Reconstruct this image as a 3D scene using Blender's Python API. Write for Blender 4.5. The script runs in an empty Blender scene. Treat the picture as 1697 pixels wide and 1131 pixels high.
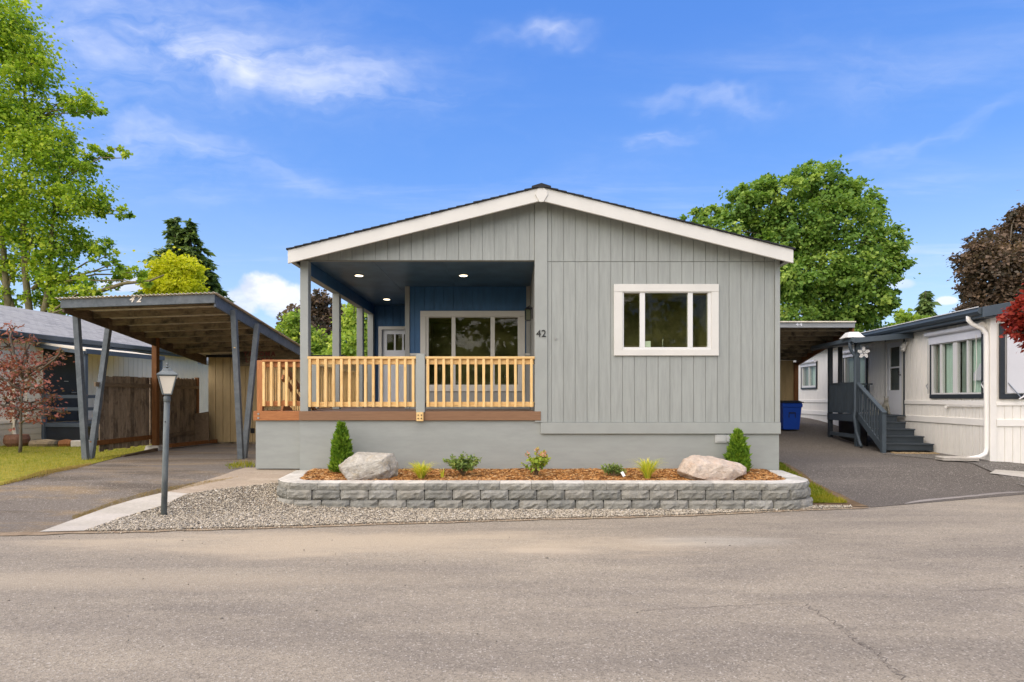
import bpy, bmesh, math, random
import numpy as np
from mathutils import Vector, Matrix, noise
from mathutils.geometry import delaunay_2d_cdt

S = bpy.context.scene
COL = S.collection
R = math.radians

# ------------------------------------------------------------------ camera
CAMZ, F = 1.62, 966.0            # eye height (m), focal length in photo pixels
U0, V0 = 848.5, 660.0            # principal column and horizon row of the photograph
cam_d = bpy.data.cameras.new('camera')
cam = bpy.data.objects.new('camera', cam_d)
COL.objects.link(cam)
cam.location = (0, 0, CAMZ)
cam.rotation_euler = (R(90), 0, 0)
cam_d.sensor_width = 36
cam_d.lens = F / 1697 * 36
cam_d.shift_y = 94.5 / 1697
cam_d.clip_start = 0.05
cam_d.clip_end = 2000
S.camera = cam

# ------------------------------------------------------------------ sky, sun, exposure
SUN_AZ, SUN_EL = R(219), R(48)   # azimuth clockwise from +Y: behind the camera, to the left
W = bpy.data.worlds.new('World')
S.world = W
W.use_nodes = True
wt = W.node_tree
wn, wl = wt.nodes, wt.links
wn.clear()


def wnode(t, **k):
    n = wn.new(t)
    for a, b in k.items():
        setattr(n, a, b)
    return n


def wmath(op, a, b=None, clamp=False):
    n = wnode('ShaderNodeMath', operation=op, use_clamp=clamp)
    for i, x in enumerate((a, b)):
        if x is None:
            continue
        if isinstance(x, (int, float)):
            n.inputs[i].default_value = x
        else:
            wl.new(x, n.inputs[i])
    return n.outputs[0]


sky = wnode('ShaderNodeTexSky', sky_type='NISHITA')
sky.sun_disc = False
sky.sun_elevation = SUN_EL
sky.sun_rotation = SUN_AZ
sky.air_density = 1.0
sky.dust_density = 0.6
sky.ozone_density = 2.2
hsv = wnode('ShaderNodeHueSaturation')
hsv.inputs['Hue'].default_value = 0.503
hsv.inputs['Saturation'].default_value = 1.12
hsv.inputs['Value'].default_value = 2.0
wl.new(sky.outputs[0], hsv.inputs['Color'])
tc = wnode('ShaderNodeTexCoord')
sep = wnode('ShaderNodeSeparateXYZ')
wl.new(tc.outputs['Generated'], sep.inputs[0])
dx, dy, dz = sep.outputs
zc = wmath('MAXIMUM', dz, 0.04)
px, py = wmath('DIVIDE', dx, zc), wmath('DIVIDE', dy, zc)
comb = wnode('ShaderNodeCombineXYZ')
wl.new(px, comb.inputs[0])
wl.new(py, comb.inputs[1])


def wnoise(vec, scale, detail, rough, mapping=None, dist=0.0):
    if mapping:
        m = wnode('ShaderNodeMapping')
        m.inputs['Location'].default_value = mapping[0]
        m.inputs['Rotation'].default_value = mapping[1]
        m.inputs['Scale'].default_value = mapping[2]
        wl.new(vec, m.inputs[0])
        vec = m.outputs[0]
    n = wnode('ShaderNodeTexNoise')
    n.inputs['Scale'].default_value = scale
    n.inputs['Detail'].default_value = detail
    n.inputs['Roughness'].default_value = rough
    n.inputs['Distortion'].default_value = dist
    wl.new(vec, n.inputs['Vector'])
    return n.outputs['Fac']


def wramp(x, a, b):
    n = wnode('ShaderNodeMapRange', interpolation_type='SMOOTHSTEP')
    n.inputs['From Min'].default_value = a
    n.inputs['From Max'].default_value = b
    wl.new(x, n.inputs['Value'])
    return n.outputs[0]


# cirrus on a high flat layer: long streaks broken by a finer noise
streak = wnoise(comb.outputs[0], 1.0, 7, 0.58, ((3.1, 1.7, 0), (0, 0, R(-24)), (0.55, 1.5, 1)), 0.5)
wisp = wnoise(comb.outputs[0], 2.6, 6, 0.6, ((0.4, 7.7, 0), (0, 0, R(-18)), (0.4, 1.5, 1)), 0.6)
cir = wmath('MULTIPLY', wmath('MULTIPLY', wramp(streak, 0.46, 0.80), wramp(wisp, 0.30, 0.72)), 0.32)
cir = wmath('MULTIPLY', cir, wramp(dz, 0.05, 0.22))
# individual wispy clouds, each a soft patch of sky with its own ragged edge
CLOUDS = [(240, 50, 330, 85, 12, .85), (500, 125, 230, 36, 12, .62), (600, 158, 80, 22, -4, .4), (300, 235, 200, 24, 14, .45),
          (140, 185, 170, 70, 20, .65), (890, 56, 75, 17, -3, .75), (1170, 172, 85, 20, 8, .8), (1095, 234, 50, 18, -6, .8),
          (1600, 215, 190, 13, -20, .5), (1540, 125, 150, 55, -8, .28), (1440, 60, 190, 60, -6, .18), (300, 330, 240, 40, 6, .25),
          (1555, 420, 70, 22, -5, .55), (560, 60, 120, 60, 10, .15), (1000, 300, 260, 40, -6, .15)]
warp1 = wmath('MULTIPLY', wmath('SUBTRACT', wnoise(tc.outputs['Generated'], 5.0, 4, .6, ((1, 2, 3), (0, 0, 0), (1, 1, 1.6))), .5), .42)
warp2 = wmath('MULTIPLY', wmath('SUBTRACT', wnoise(tc.outputs['Generated'], 6.0, 4, .6, ((5, 1, 9), (0, 0, 0), (1, 1, 1.6))), .5), .16)
tot = cir
front = wramp(dy, 0.05, 0.3)
sxn = wmath('ADD', wmath('DIVIDE', dx, wmath('MAXIMUM', dy, 0.05)), warp1)
szn = wmath('ADD', wmath('DIVIDE', dz, wmath('MAXIMUM', dy, 0.05)), warp2)
fcomb = wnode('ShaderNodeCombineXYZ')
wl.new(sxn, fcomb.inputs[0])
wl.new(szn, fcomb.inputs[1])
fibre = wnoise(fcomb.outputs[0], 9.0, 8, 0.62, ((0.3, 0.1, 0), (0, 0, R(10)), (0.35, 1.5, 1)), 0.7)
fib2 = wnoise(fcomb.outputs[0], 3.2, 5, 0.6, ((2.3, 4.1, 0), (0, 0, R(6)), (0.6, 1.5, 1)), 0.4)
fibre = wmath('MULTIPLY', wramp(fibre, 0.25, 0.72), wmath('ADD', 0.35, wramp(fib2, 0.32, 0.68)))
for (u, v, ru, rv, ang, st) in CLOUDS:
    cx, cz = (u - U0) / F, (V0 - v) / F
    gx = wmath('SUBTRACT', sxn, cx)
    gz = wmath('SUBTRACT', szn, cz)
    ca, sa = math.cos(R(-ang)), math.sin(R(-ang))
    a = wmath('ADD', wmath('MULTIPLY', gx, ca * F / ru), wmath('MULTIPLY', gz, sa * F / ru))
    b = wmath('ADD', wmath('MULTIPLY', gx, -sa * F / rv), wmath('MULTIPLY', gz, ca * F / rv))
    d2 = wmath('ADD', wmath('MULTIPLY', a, a), wmath('MULTIPLY', b, b))
    f = wmath('POWER', 2.718, wmath('MULTIPLY', d2, -0.9))
    f = wmath('MULTIPLY', wmath('MULTIPLY', wmath('MULTIPLY', f, fibre), st * .5), front)
    tot = wmath('ADD', tot, f, True)
# cumulus low over the horizon
cum = wnoise(tc.outputs['Generated'], 5.5, 8, 0.55, ((0.35, 0.2, 0.1), (0, 0, 0), (1, 1, 1.7)), 0.2)
cumf = wramp(wmath('SUBTRACT', cum, wmath('MULTIPLY', wmath('ABSOLUTE', wmath('SUBTRACT', dz, 0.09)), 1.6)), 0.50, 0.60)
tot = wmath('MAXIMUM', tot, wmath('MULTIPLY', cumf, 0.55))
CUM = [(440, 482, 48, 34, 1.0), (478, 500, 48, 34, .9), (400, 500, 40, 26, .8), (535, 492, 30, 14, .6), (215, 472, 60, 14, .9), (1490, 470, 30, 10, .5), (1570, 498, 20, 8, .8)]
puff = wnoise(tc.outputs['Generated'], 22.0, 8, 0.6, None, 0.1)
for (u, v, ru, rv, st) in CUM:
    cx, cz = (u - U0) / F, (V0 - v) / F
    gx = wmath('MULTIPLY', wmath('SUBTRACT', wmath('DIVIDE', dx, wmath('MAXIMUM', dy, 0.05)), cx), F / ru)
    gz = wmath('MULTIPLY', wmath('SUBTRACT', wmath('DIVIDE', dz, wmath('MAXIMUM', dy, 0.05)), cz), F / rv)
    d = wmath('SQRT', wmath('ADD', wmath('MULTIPLY', gx, gx), wmath('MULTIPLY', gz, gz)))
    f = wmath('SUBTRACT', wmath('ADD', 0.45, wmath('MULTIPLY', puff, 1.2)), d)
    tot = wmath('MAXIMUM', tot, wmath('MULTIPLY', wmath('MULTIPLY', wramp(f, -0.05, 0.4), st), front))
# the clear-sky blue from horizon to zenith, blended with the physical sky
SKYK = 6.35
grad = wnode('ShaderNodeValToRGB')
ge = grad.color_ramp.elements
STOPS = [(0.0, (.60, .74, .97)), (.14, (.41, .61, .95)), (.34, (.135, .345, .90)), (.52, (.085, .27, .84)), (1.0, (.06, .20, .66))]
while len(ge) < len(STOPS):
    ge.new(.5)
for i, (p, c) in enumerate(STOPS):
    ge[i].position = p
    ge[i].color = (*c, 1)
wl.new(dz, grad.inputs[0])
gs = wnode('ShaderNodeVectorMath', operation='SCALE')
gs.inputs['Scale'].default_value = SKYK
wl.new(grad.outputs['Color'], gs.inputs[0])
base = wnode('ShaderNodeMix', data_type='RGBA')
base.inputs['Factor'].default_value = 0.8
wl.new(hsv.outputs[0], base.inputs['A'])
wl.new(gs.outputs[0], base.inputs['B'])
mixc = wnode('ShaderNodeMix', data_type='RGBA')
wl.new(tot, mixc.inputs['Factor'])
wl.new(base.outputs['Result'], mixc.inputs['A'])
CLOUD_COL = (6.6, 6.8, 7.5, 1)
shade = wnode('ShaderNodeMix', data_type='RGBA')
wl.new(wramp(wnoise(tc.outputs['Generated'], 13.0, 6, 0.6, ((4, 2, 7), (0, 0, 0), (1, 1, 1.8))), 0.42, 0.68), shade.inputs['Factor'])
shade.inputs['A'].default_value = CLOUD_COL
shade.inputs['B'].default_value = (4.7, 5.2, 6.9, 1)
wl.new(shade.outputs['Result'], mixc.inputs['B'])
bg = wnode('ShaderNodeBackground')
bg.inputs['Strength'].default_value = 0.09
wl.new(mixc.outputs['Result'], bg.inputs['Color'])
wo = wnode('ShaderNodeOutputWorld')
wl.new(bg.outputs[0], wo.inputs[0])

sun_d = bpy.data.lights.new('sun', 'SUN')
sun_d.energy = 3.6
sun_d.angle = R(115)
sun_d.color = (1.0, 0.85, 0.63)
sun = bpy.data.objects.new('sun', sun_d)
COL.objects.link(sun)
sdir = Vector((math.sin(SUN_AZ) * math.cos(SUN_EL), math.cos(SUN_AZ) * math.cos(SUN_EL), math.sin(SUN_EL)))
sun.rotation_euler = sdir.to_track_quat('Z', 'Y').to_euler()
sun.location = (-20, -20, 30)

S.view_settings.view_transform = 'Standard'
S.view_settings.look = 'None'
S.view_settings.exposure = 0.82
S.view_settings.gamma = 1.0
S.view_settings.use_curve_mapping = False
S.render.engine = 'CYCLES'

# ------------------------------------------------------------------ helpers
ORG = {}


def thing(name, label, cat, loc=(0, 0, 0), rotz=0.0, group=None, local=False):
    o = bpy.data.objects.new(name, None)
    COL.objects.link(o)
    o.location = loc
    o.rotation_euler = (0, 0, rotz)
    o.empty_display_size = 0.2
    o['label'] = label
    o['category'] = cat
    if group:
        o['group'] = group
    ORG[o] = Vector((0, 0, 0)) if local else Vector(loc)
    return o


def tag(o, label, cat, group=None):
    o['label'] = label
    o['category'] = cat
    if group:
        o['group'] = group
    return o


def link(name, me, mat, parent=None, at=(0, 0, 0), bevel=0, smooth=False):
    o = bpy.data.objects.new(name, me)
    COL.objects.link(o)
    if mat is not None and len(me.materials) == 0:
        me.materials.append(mat)
    at = Vector(at)
    ORG[o] = at.copy()
    if parent is not None:
        o.parent = parent
        o.location = at - ORG[parent]
    else:
        o.location = at
    if bevel:
        m = o.modifiers.new('bevel', 'BEVEL')
        m.width = bevel
        m.segments = 1
        m.limit_method = 'ANGLE'
        m.angle_limit = R(40)
    if smooth:
        me.polygons.foreach_set('use_smooth', [True] * len(me.polygons))
    return o


class MB:
    """Collects solids, then links them as ONE mesh object with its origin at its middle."""

    def __init__(self, T=None):
        self.v, self.f, self.T = [], [], T

    def add(self, vs, fs):
        b = len(self.v)
        if self.T is not None:
            vs = [self.T @ Vector(p) for p in vs]
        self.v += [tuple(p) for p in vs]
        self.f += [tuple(i + b for i in q) for q in fs]
        return self

    def box(self, x0, x1, y0, y1, z0, z1):
        x0, x1 = min(x0, x1), max(x0, x1)
        y0, y1 = min(y0, y1), max(y0, y1)
        z0, z1 = min(z0, z1), max(z0, z1)
        vs = [(x0, y0, z0), (x1, y0, z0), (x1, y1, z0), (x0, y1, z0), (x0, y0, z1), (x1, y0, z1), (x1, y1, z1), (x0, y1, z1)]
        return self.add(vs, [(0, 3, 2, 1), (4, 5, 6, 7), (0, 1, 5, 4), (1, 2, 6, 5), (2, 3, 7, 6), (3, 0, 4, 7)])

    def prism(self, poly, y0, y1):
        """poly in x,z (counter-clockwise seen from -y), extruded from y0 to y1"""
        n = len(poly)
        vs = [(p[0], y0, p[1]) for p in poly] + [(p[0], y1, p[1]) for p in poly]
        fs = [tuple(range(n)), tuple(range(2 * n - 1, n - 1, -1))]
        fs += [(i, i + n, (i + 1) % n + n, (i + 1) % n) for i in range(n)]
        return self.add(vs, fs)

    def prismx(self, poly, x0, x1):
        """poly in y,z extruded along x"""
        n = len(poly)
        vs = [(x0, p[0], p[1]) for p in poly] + [(x1, p[0], p[1]) for p in poly]
        fs = [tuple(range(n - 1, -1, -1)), tuple(range(n, 2 * n))]
        fs += [(i, (i + 1) % n, (i + 1) % n + n, i + n) for i in range(n)]
        return self.add(vs, fs)

    def beam(self, p0, p1, w, h, up=(0, 0, 1)):
        p0, p1 = Vector(p0), Vector(p1)
        d = (p1 - p0).normalized()
        s = d.cross(Vector(up))
        if s.length < 1e-5:
            s = d.cross(Vector((0, 1, 0)))
        s.normalize()
        t = s.cross(d)
        vs = []
        for p in (p0, p1):
            for a, b in ((-1, -1), (1, -1), (1, 1), (-1, 1)):
                vs.append(p + s * (a * w / 2) + t * (b * h / 2))
        return self.add(vs, [(3, 2, 1, 0), (4, 5, 6, 7), (0, 1, 5, 4), (1, 2, 6, 5), (2, 3, 7, 6), (3, 0, 4, 7)])

    def tube(self, pts, rad, n=8):
        pts = [Vector(p) for p in pts]
        if not hasattr(rad, '__len__'):
            rad = [rad] * len(pts)
        vs, fs = [], []
        ref = None
        for i, p in enumerate(pts):
            d = (pts[min(i + 1, len(pts) - 1)] - pts[max(i - 1, 0)]).normalized()
            if ref is None:
                ref = Vector((1, 0, 0)) if abs(d.x) < 0.8 else Vector((0, 1, 0))
            a = (ref - d * ref.dot(d)).normalized()
            ref = a
            b = d.cross(a)
            for k in range(n):
                t = 2 * math.pi * k / n
                vs.append(p + a * (rad[i] * math.cos(t)) + b * (rad[i] * math.sin(t)))
        for i in range(len(pts) - 1):
            for k in range(n):
                k2 = (k + 1) % n
                fs.append((i * n + k, i * n + k2, (i + 1) * n + k2, (i + 1) * n + k))
        fs.append(tuple(range(n - 1, -1, -1)))
        fs.append(tuple((len(pts) - 1) * n + k for k in range(n)))
        return self.add(vs, fs)

    def lathe(self, c, prof, n=12, sq=1.0):
        vs, fs = [], []
        for (r, z) in prof:
            for k in range(n):
                t = 2 * math.pi * k / n
                vs.append((c[0] + r * math.cos(t), c[1] + r * math.sin(t) * sq, c[2] + z))
        for i in range(len(prof) - 1):
            for k in range(n):
                k2 = (k + 1) % n
                fs.append((i * n + k, i * n + k2, (i + 1) * n + k2, (i + 1) * n + k))
        fs.append(tuple(range(n - 1, -1, -1)))
        fs.append(tuple((len(prof) - 1) * n + k for k in range(n)))
        return self.add(vs, fs)

    def frustum(self, c, a0, z0, a1, z1, yaw=0.0, b0=None, b1=None):
        b0 = a0 if b0 is None else b0
        b1 = a1 if b1 is None else b1
        cs, sn = math.cos(yaw), math.sin(yaw)
        vs = []
        for (a, b, z) in ((a0, b0, z0), (a1, b1, z1)):
            for sx, sy in ((-1, -1), (1, -1), (1, 1), (-1, 1)):
                x, y = sx * a, sy * b
                vs.append((c[0] + x * cs - y * sn, c[1] + x * sn + y * cs, c[2] + z))
        return self.add(vs, [(3, 2, 1, 0), (4, 5, 6, 7), (0, 1, 5, 4), (1, 2, 6, 5), (2, 3, 7, 6), (3, 0, 4, 7)])

    def build(self, name, mat, parent=None, bevel=0, smooth=False, kind=None, label=None):
        a = np.array(self.v, dtype=float)
        c = Vector(((a.min(0) + a.max(0)) / 2).tolist())
        me = bpy.data.meshes.new(name)
        me.from_pydata([tuple(Vector(p) - c) for p in self.v], [], self.f)
        me.update()
        o = link(name, me, mat, parent, c, bevel, smooth)
        if kind:
            o['kind'] = kind
        if label:
            o['label'] = label
        return o


def np_mesh(name, V, Fq, mat, parent=None, tint=None, smooth=False, kind=None, at=None):
    """fast mesh from numpy arrays; Fq is (n,3) or (n,4)"""
    V = np.asarray(V, dtype=np.float32)
    Fq = np.asarray(Fq, dtype=np.int32)
    c = (V.min(0) + V.max(0)) / 2 if at is None else np.asarray(at, dtype=np.float32)
    me = bpy.data.meshes.new(name)
    k = Fq.shape[1]
    me.vertices.add(len(V))
    me.vertices.foreach_set('co', (V - c).ravel())
    me.loops.add(len(Fq) * k)
    me.loops.foreach_set('vertex_index', Fq.ravel())
    me.polygons.add(len(Fq))
    me.polygons.foreach_set('loop_start', np.arange(0, len(Fq) * k, k, dtype=np.int32))
    me.polygons.foreach_set('loop_total', np.full(len(Fq), k, dtype=np.int32))
    me.update(calc_edges=True)
    if tint is not None:
        at_ = me.attributes.new('tint', 'FLOAT', 'POINT')
        at_.data.foreach_set('value', np.asarray(tint, dtype=np.float32))
    o = link(name, me, mat, parent, Vector([float(x) for x in c]), 0, smooth)
    if kind:
        o['kind'] = kind
    return o


def dup(src, parent=None, at=None, name=None):
    """copy of one mesh object (sharing its mesh data)"""
    c = src.copy()
    COL.objects.link(c)
    if parent is not None:
        c.parent = parent
    if at is not None:
        ORG[c] = Vector(at)
        c.location = ORG[c] - (ORG[parent] if parent is not None else Vector((0, 0, 0)))
    return c


def text_mesh(txt, size, depth, shear=0.0, spacing=1.0, offset=0.0):
    cu = bpy.data.curves.new('lettering', 'FONT')
    cu.body = txt
    cu.size = size
    cu.extrude = depth
    cu.shear = shear
    cu.space_character = spacing
    cu.offset = offset
    cu.align_x = 'CENTER'
    cu.align_y = 'CENTER'
    o = bpy.data.objects.new('lettering', cu)
    COL.objects.link(o)
    dg = bpy.context.evaluated_depsgraph_get()
    me = bpy.data.meshes.new_from_object(o.evaluated_get(dg))
    bpy.data.objects.remove(o)
    bpy.data.curves.remove(cu)
    return me


# ------------------------------------------------------------------ materials
class NT:
    def __init__(self, name):
        self.m = bpy.data.materials.new(name)
        self.m.use_nodes = True
        self.t = self.m.node_tree
        self.b = self.t.nodes['Principled BSDF']
        self.out = self.t.nodes['Material Output']

    def n(self, ty, **k):
        x = self.t.nodes.new(ty)
        for a, b in k.items():
            setattr(x, a, b)
        return x

    def l(self, a, b):
        self.t.links.new(a, b)

    def coords(self, stretch=(1, 1, 1), rnd=True, rot=(0, 0, 0)):
        tcn = self.n('ShaderNodeTexCoord')
        v = tcn.outputs['Object']
        if rnd:
            oi = self.n('ShaderNodeObjectInfo')
            ml = self.n('ShaderNodeMath', operation='MULTIPLY')
            ml.inputs[1].default_value = 61.0
            self.l(oi.outputs['Random'], ml.inputs[0])
            ad = self.n('ShaderNodeVectorMath', operation='ADD')
            self.l(v, ad.inputs[0])
            self.l(ml.outputs[0], ad.inputs[1])
            v = ad.outputs[0]
        mp = self.n('ShaderNodeMapping')
        mp.inputs['Scale'].default_value = stretch
        mp.inputs['Rotation'].default_value = rot
        self.l(v, mp.inputs[0])
        return mp.outputs[0]

    def noise(self, vec, scale, detail=4, rough=.6, dist=0.0):
        x = self.n('ShaderNodeTexNoise')
        x.inputs['Scale'].default_value = scale
        x.inputs['Detail'].default_value = detail
        x.inputs['Roughness'].default_value = rough
        x.inputs['Distortion'].default_value = dist
        self.l(vec, x.inputs['Vector'])
        return x.outputs['Fac']

    def vor(self, vec, scale, out='Color', feature='F1'):
        x = self.n('ShaderNodeTexVoronoi', feature=feature)
        x.inputs['Scale'].default_value = scale
        self.l(vec, x.inputs['Vector'])
        return x.outputs[out]

    def ramp(self, fac, stops):
        x = self.n('ShaderNodeValToRGB')
        e = x.color_ramp.elements
        while len(e) < len(stops):
            e.new(0.5)
        for i, (p, c) in enumerate(stops):
            e[i].position = p
            e[i].color = (*c, 1) if len(c) == 3 else c
        self.l(fac, x.inputs[0])
        return x.outputs['Color']

    def rng(self, fac, a, b, c=0.0, d=1.0):
        x = self.n('ShaderNodeMapRange', interpolation_type='SMOOTHSTEP')
        for k, val in zip(('From Min', 'From Max', 'To Min', 'To Max'), (a, b, c, d)):
            x.inputs[k].default_value = val
        self.l(fac, x.inputs['Value'])
        return x.outputs[0]

    def mix(self, fac, a, b, mode='MIX'):
        x = self.n('ShaderNodeMix', data_type='RGBA', blend_type=mode)
        for s, val in (('Factor', fac), ('A', a), ('B', b)):
            if isinstance(val, (int, float)):
                x.inputs[s].default_value = val
            elif isinstance(val, tuple):
                x.inputs[s].default_value = (*val, 1) if len(val) == 3 else val
            else:
                self.l(val, x.inputs[s])
        return x.outputs['Result']

    def math(self, op, a, b):
        x = self.n('ShaderNodeMath', operation=op)
        for i, val in enumerate((a, b)):
            if isinstance(val, (int, float)):
                x.inputs[i].default_value = val
            else:
                self.l(val, x.inputs[i])
        return x.outputs[0]

    def bump(self, h, strength=.3, dist=.01):
        x = self.n('ShaderNodeBump')
        x.inputs['Strength'].default_value = strength
        x.inputs['Distance'].default_value = dist
        self.l(h, x.inputs['Height'])
        self.l(x.outputs[0], self.b.inputs['Normal'])

    def done(self, col, rough=.7, spec=.35, metal=0.0):
        if isinstance(col, tuple):
            self.b.inputs['Base Color'].default_value = (*col, 1)
        else:
            self.l(col, self.b.inputs['Base Color'])
        self.b.inputs['Roughness'].default_value = rough
        self.b.inputs['Specular IOR Level'].default_value = spec
        self.b.inputs['Metallic'].default_value = metal
        return self.m


def sc(c, k):
    return tuple(min(1.0, x * k) for x in c)


def paint(name, c, rough=.55, var=.10, stretch=(1, 1, 1), bump=.12, objvar=.05, dirt=None, dirt_amt=.0, spec=.35, metal=0.0, bscale=70):
    t = NT(name)
    v = t.coords(stretch)
    n1 = t.noise(v, 2.2, 5, .6)
    n2 = t.noise(v, bscale, 3, .6)
    col = t.mix(t.rng(n1, .3, .7), sc(c, 1 - var), sc(c, 1 + var))
    oi = t.n('ShaderNodeObjectInfo')
    col = t.mix(1.0, col, t.ramp(oi.outputs['Random'], [(0, (1 - objvar,) * 3), (1, (1.0,) * 3)]), 'MULTIPLY')
    if dirt:
        n3 = t.noise(v, 5.0, 6, .7)
        col = t.mix(t.math('MULTIPLY', t.rng(n3, .48, .75), dirt_amt), col, dirt)
    t.bump(n2, bump, .004)
    return t.done(col, rough, spec, metal)


def wood(name, c1, c2, c3=None, stretch=(14, 14, 1.2), rough=.65, objvar=.2, knots=True, stain=None, stain_amt=.6, bump=.25):
    t = NT(name)
    v = t.coords(stretch)
    g = t.noise(v, 3.2, 6, .62, 1.2)
    col = t.ramp(g, [(.28, c1), (.52, c2), (.74, c3 or sc(c2, 1.15))])
    u = t.coords((1, 1, 1))
    if knots:
        k = t.vor(t.coords(tuple(.3 * s + .35 for s in stretch)), 2.6, 'Distance')
        col = t.mix(t.rng(k, .035, .10, .75, 0), col, sc(c1, .45))
    if stain:
        s = t.noise(u, 2.6, 6, .68, .4)
        col = t.mix(t.math('MULTIPLY', t.rng(s, .44, .66), stain_amt), col, stain)
    oi = t.n('ShaderNodeObjectInfo')
    col = t.mix(1.0, col, t.ramp(oi.outputs['Random'], [(0, (1 - objvar,) * 3), (1, (1.0,) * 3)]), 'MULTIPLY')
    t.bump(g, bump, .004)
    return t.done(col, rough, .3)


def leafmat(name, c1, c2, c3, trans=.35, k=1.0):
    c1, c2, c3 = sc(c1, k), sc(c2, k), sc(c3, k)
    t = NT(name)
    a = t.n('ShaderNodeAttribute', attribute_name='tint')
    col = t.ramp(a.outputs['Fac'], [(0, c1), (.5, c2), (1, c3)])
    t.done(col, .55, .25)
    tr = t.n('ShaderNodeBsdfTranslucent')
    t.l(t.mix(1.0, col, (1.25, 1.3, .75), 'MULTIPLY'), tr.inputs['Color'])
    mx = t.n('ShaderNodeMixShader')
    mx.inputs[0].default_value = trans
    t.l(t.b.outputs[0], mx.inputs[1])
    t.l(tr.outputs[0], mx.inputs[2])
    t.l(mx.outputs[0], t.out.inputs['Surface'])
    return t.m


def glass(name, tint=(.55, .6, .58), refl=1.0):
    t = NT(name)
    fr = t.n('ShaderNodeFresnel')
    fr.inputs['IOR'].default_value = 1.4
    tr = t.n('ShaderNodeBsdfTransparent')
    tr.inputs[0].default_value = (*tint, 1)
    gl = t.n('ShaderNodeBsdfGlossy')
    gl.inputs['Roughness'].default_value = .02
    gl.inputs['Color'].default_value = (.7 * refl, .7 * refl, .7 * refl, 1)
    v = t.coords()
    bp = t.n('ShaderNodeBump')
    bp.inputs['Strength'].default_value = .04
    bp.inputs['Distance'].default_value = .02
    t.l(t.noise(v, 1.6, 2, .5), bp.inputs['Height'])
    t.l(bp.outputs[0], gl.inputs['Normal'])
    ge_ = t.n('ShaderNodeNewGeometry')
    fr_ = t.math('MULTIPLY', fr.outputs[0], t.math('SUBTRACT', 1.0, ge_.outputs['Backfacing']))
    mx = t.n('ShaderNodeMixShader')
    t.l(fr_, mx.inputs[0])
    t.l(tr.outputs[0], mx.inputs[1])
    t.l(gl.outputs[0], mx.inputs[2])
    t.l(mx.outputs[0], t.out.inputs['Surface'])
    return t.m


def emit(name, c, s):
    t = NT(name)
    t.b.inputs['Emission Color'].default_value = (*c, 1)
    t.b.inputs['Emission Strength'].default_value = s
    return t.done(sc(c, .8), .4)


GREY = (.325, .342, .318)
M_siding = paint('siding_grey_paint', GREY, .6, .075, (9, 9, .8), .4, .05, sc(GREY, .70), .28)
M_trim = paint('trim_grey_paint', sc(GREY, 1.02), .55, .05, (1, 1, 1), .2, .03)
M_skirt = paint('skirt_grey_paint', sc(GREY, .98), .6, .05, (1, 6, 4), .3, .03, sc(GREY, .78), .22)
M_white = paint('warm_white_paint', (.655, .64, .59), .5, .03, (1, 1, 1), .08, .02)
M_vinyl = paint('white_vinyl', (.70, .695, .67), .35, .02, bump=.03)
M_blue = paint('navy_paint', (.030, .10, .215), .5, .12, (5, 5, 1), .2, .05)
M_ceil = paint('navy_ceiling_paint', (.06, .12, .19), .38, .25, (1, 1, 1), .2, .02)
M_shadegrey = paint('porch_grey_paint', (.30, .30, .28), .55, .06, bump=.15)
M_casing = paint('shaded_casing_grey_trim', (.56, .54, .49), .5, .04, bump=.1)  # porch shade put into the white window trim; shared with the grey wainscot cap
M_door = paint('white_door_paint', (.72, .73, .75), .4, .03, bump=.05)
M_shingle = paint('charcoal_shingle', (.035, .036, .04), .9, .3, (1, 1, 1), .6, .2, spec=.15)
M_glass = glass('window_glass', (.78, .8, .70))
M_room = paint('dim_room', (.26, .23, .13), .8, .5, bump=0)
M_black = paint('black_metal', (.012, .012, .013), .4, .1, bump=.05)
M_steel = paint('brushed_steel', (.5, .5, .5), .3, .05, metal=.9, bump=.05)
M_fir = wood('new_fir', (.68, .40, .14), (.86, .58, .245), (.92, .68, .36), (14, 14, 1.2), objvar=.16)
M_fir_x = wood('new_fir_rail', (.66, .39, .135), (.84, .56, .235), (.90, .66, .34), (1.2, 14, 14), objvar=.1)
M_fir_y = wood('new_fir_rail_deep', (.66, .39, .135), (.84, .56, .235), (.90, .66, .34), (14, 1.2, 14), objvar=.1)
M_cedar_x = wood('stained_cedar', (.28, .10, .035), (.42, .17, .06), (.50, .22, .08), (1.2, 14, 14), objvar=.1, bump=.1)
M_cedar_z = wood('stained_cedar_post', (.28, .10, .035), (.42, .17, .06), (.50, .22, .08), (14, 14, 1.2), objvar=.1, bump=.1)
M_compo = wood('brown_composite', (.20, .105, .055), (.255, .14, .075), (.29, .165, .09), (.9, 20, 20), objvar=.08, knots=False, bump=.1)
M_deck = wood('deck_board_brown', (.17, .11, .075), (.23, .155, .11), (.26, .18, .13), (1.0, 14, 14), objvar=.15, knots=False, bump=.1)

# ------------------------------------------------------------------ ground
XR = [-30, -12, -6.06, -5.16, -3.08, -1.91, .58, 2.28, 4.51, 5.27, 8.6, 15, 40]
YR = [6.3, 6.6, 6.9, 7.02, 7.28, 7.47, 7.82, 8.03, 8.5, 8.6, 9.78, 11.6, 18]


def road_edge(x):
    return np.interp(x, XR, YR)


def gh(x, y):
    """height of the ground: the road is level, the house plots rise a little behind its edge"""
    x, y = np.asarray(x, float), np.asarray(y, float)
    t = np.clip((y - road_edge(x) - np.interp(x, [5.0, 8.5], [.62, .35])) / np.interp(x, [5.0, 8.5], [2.4, 1.15]), 0, 1)
    z = .37 * t * t * (3 - 2 * t)
    k = np.clip((x - 4.4) / 1.5, 0, 1)
    r = np.clip((y - 13.0) / 8.0, 0, 1)
    return z + k * .56 * r * r * (3 - 2 * r)


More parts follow.
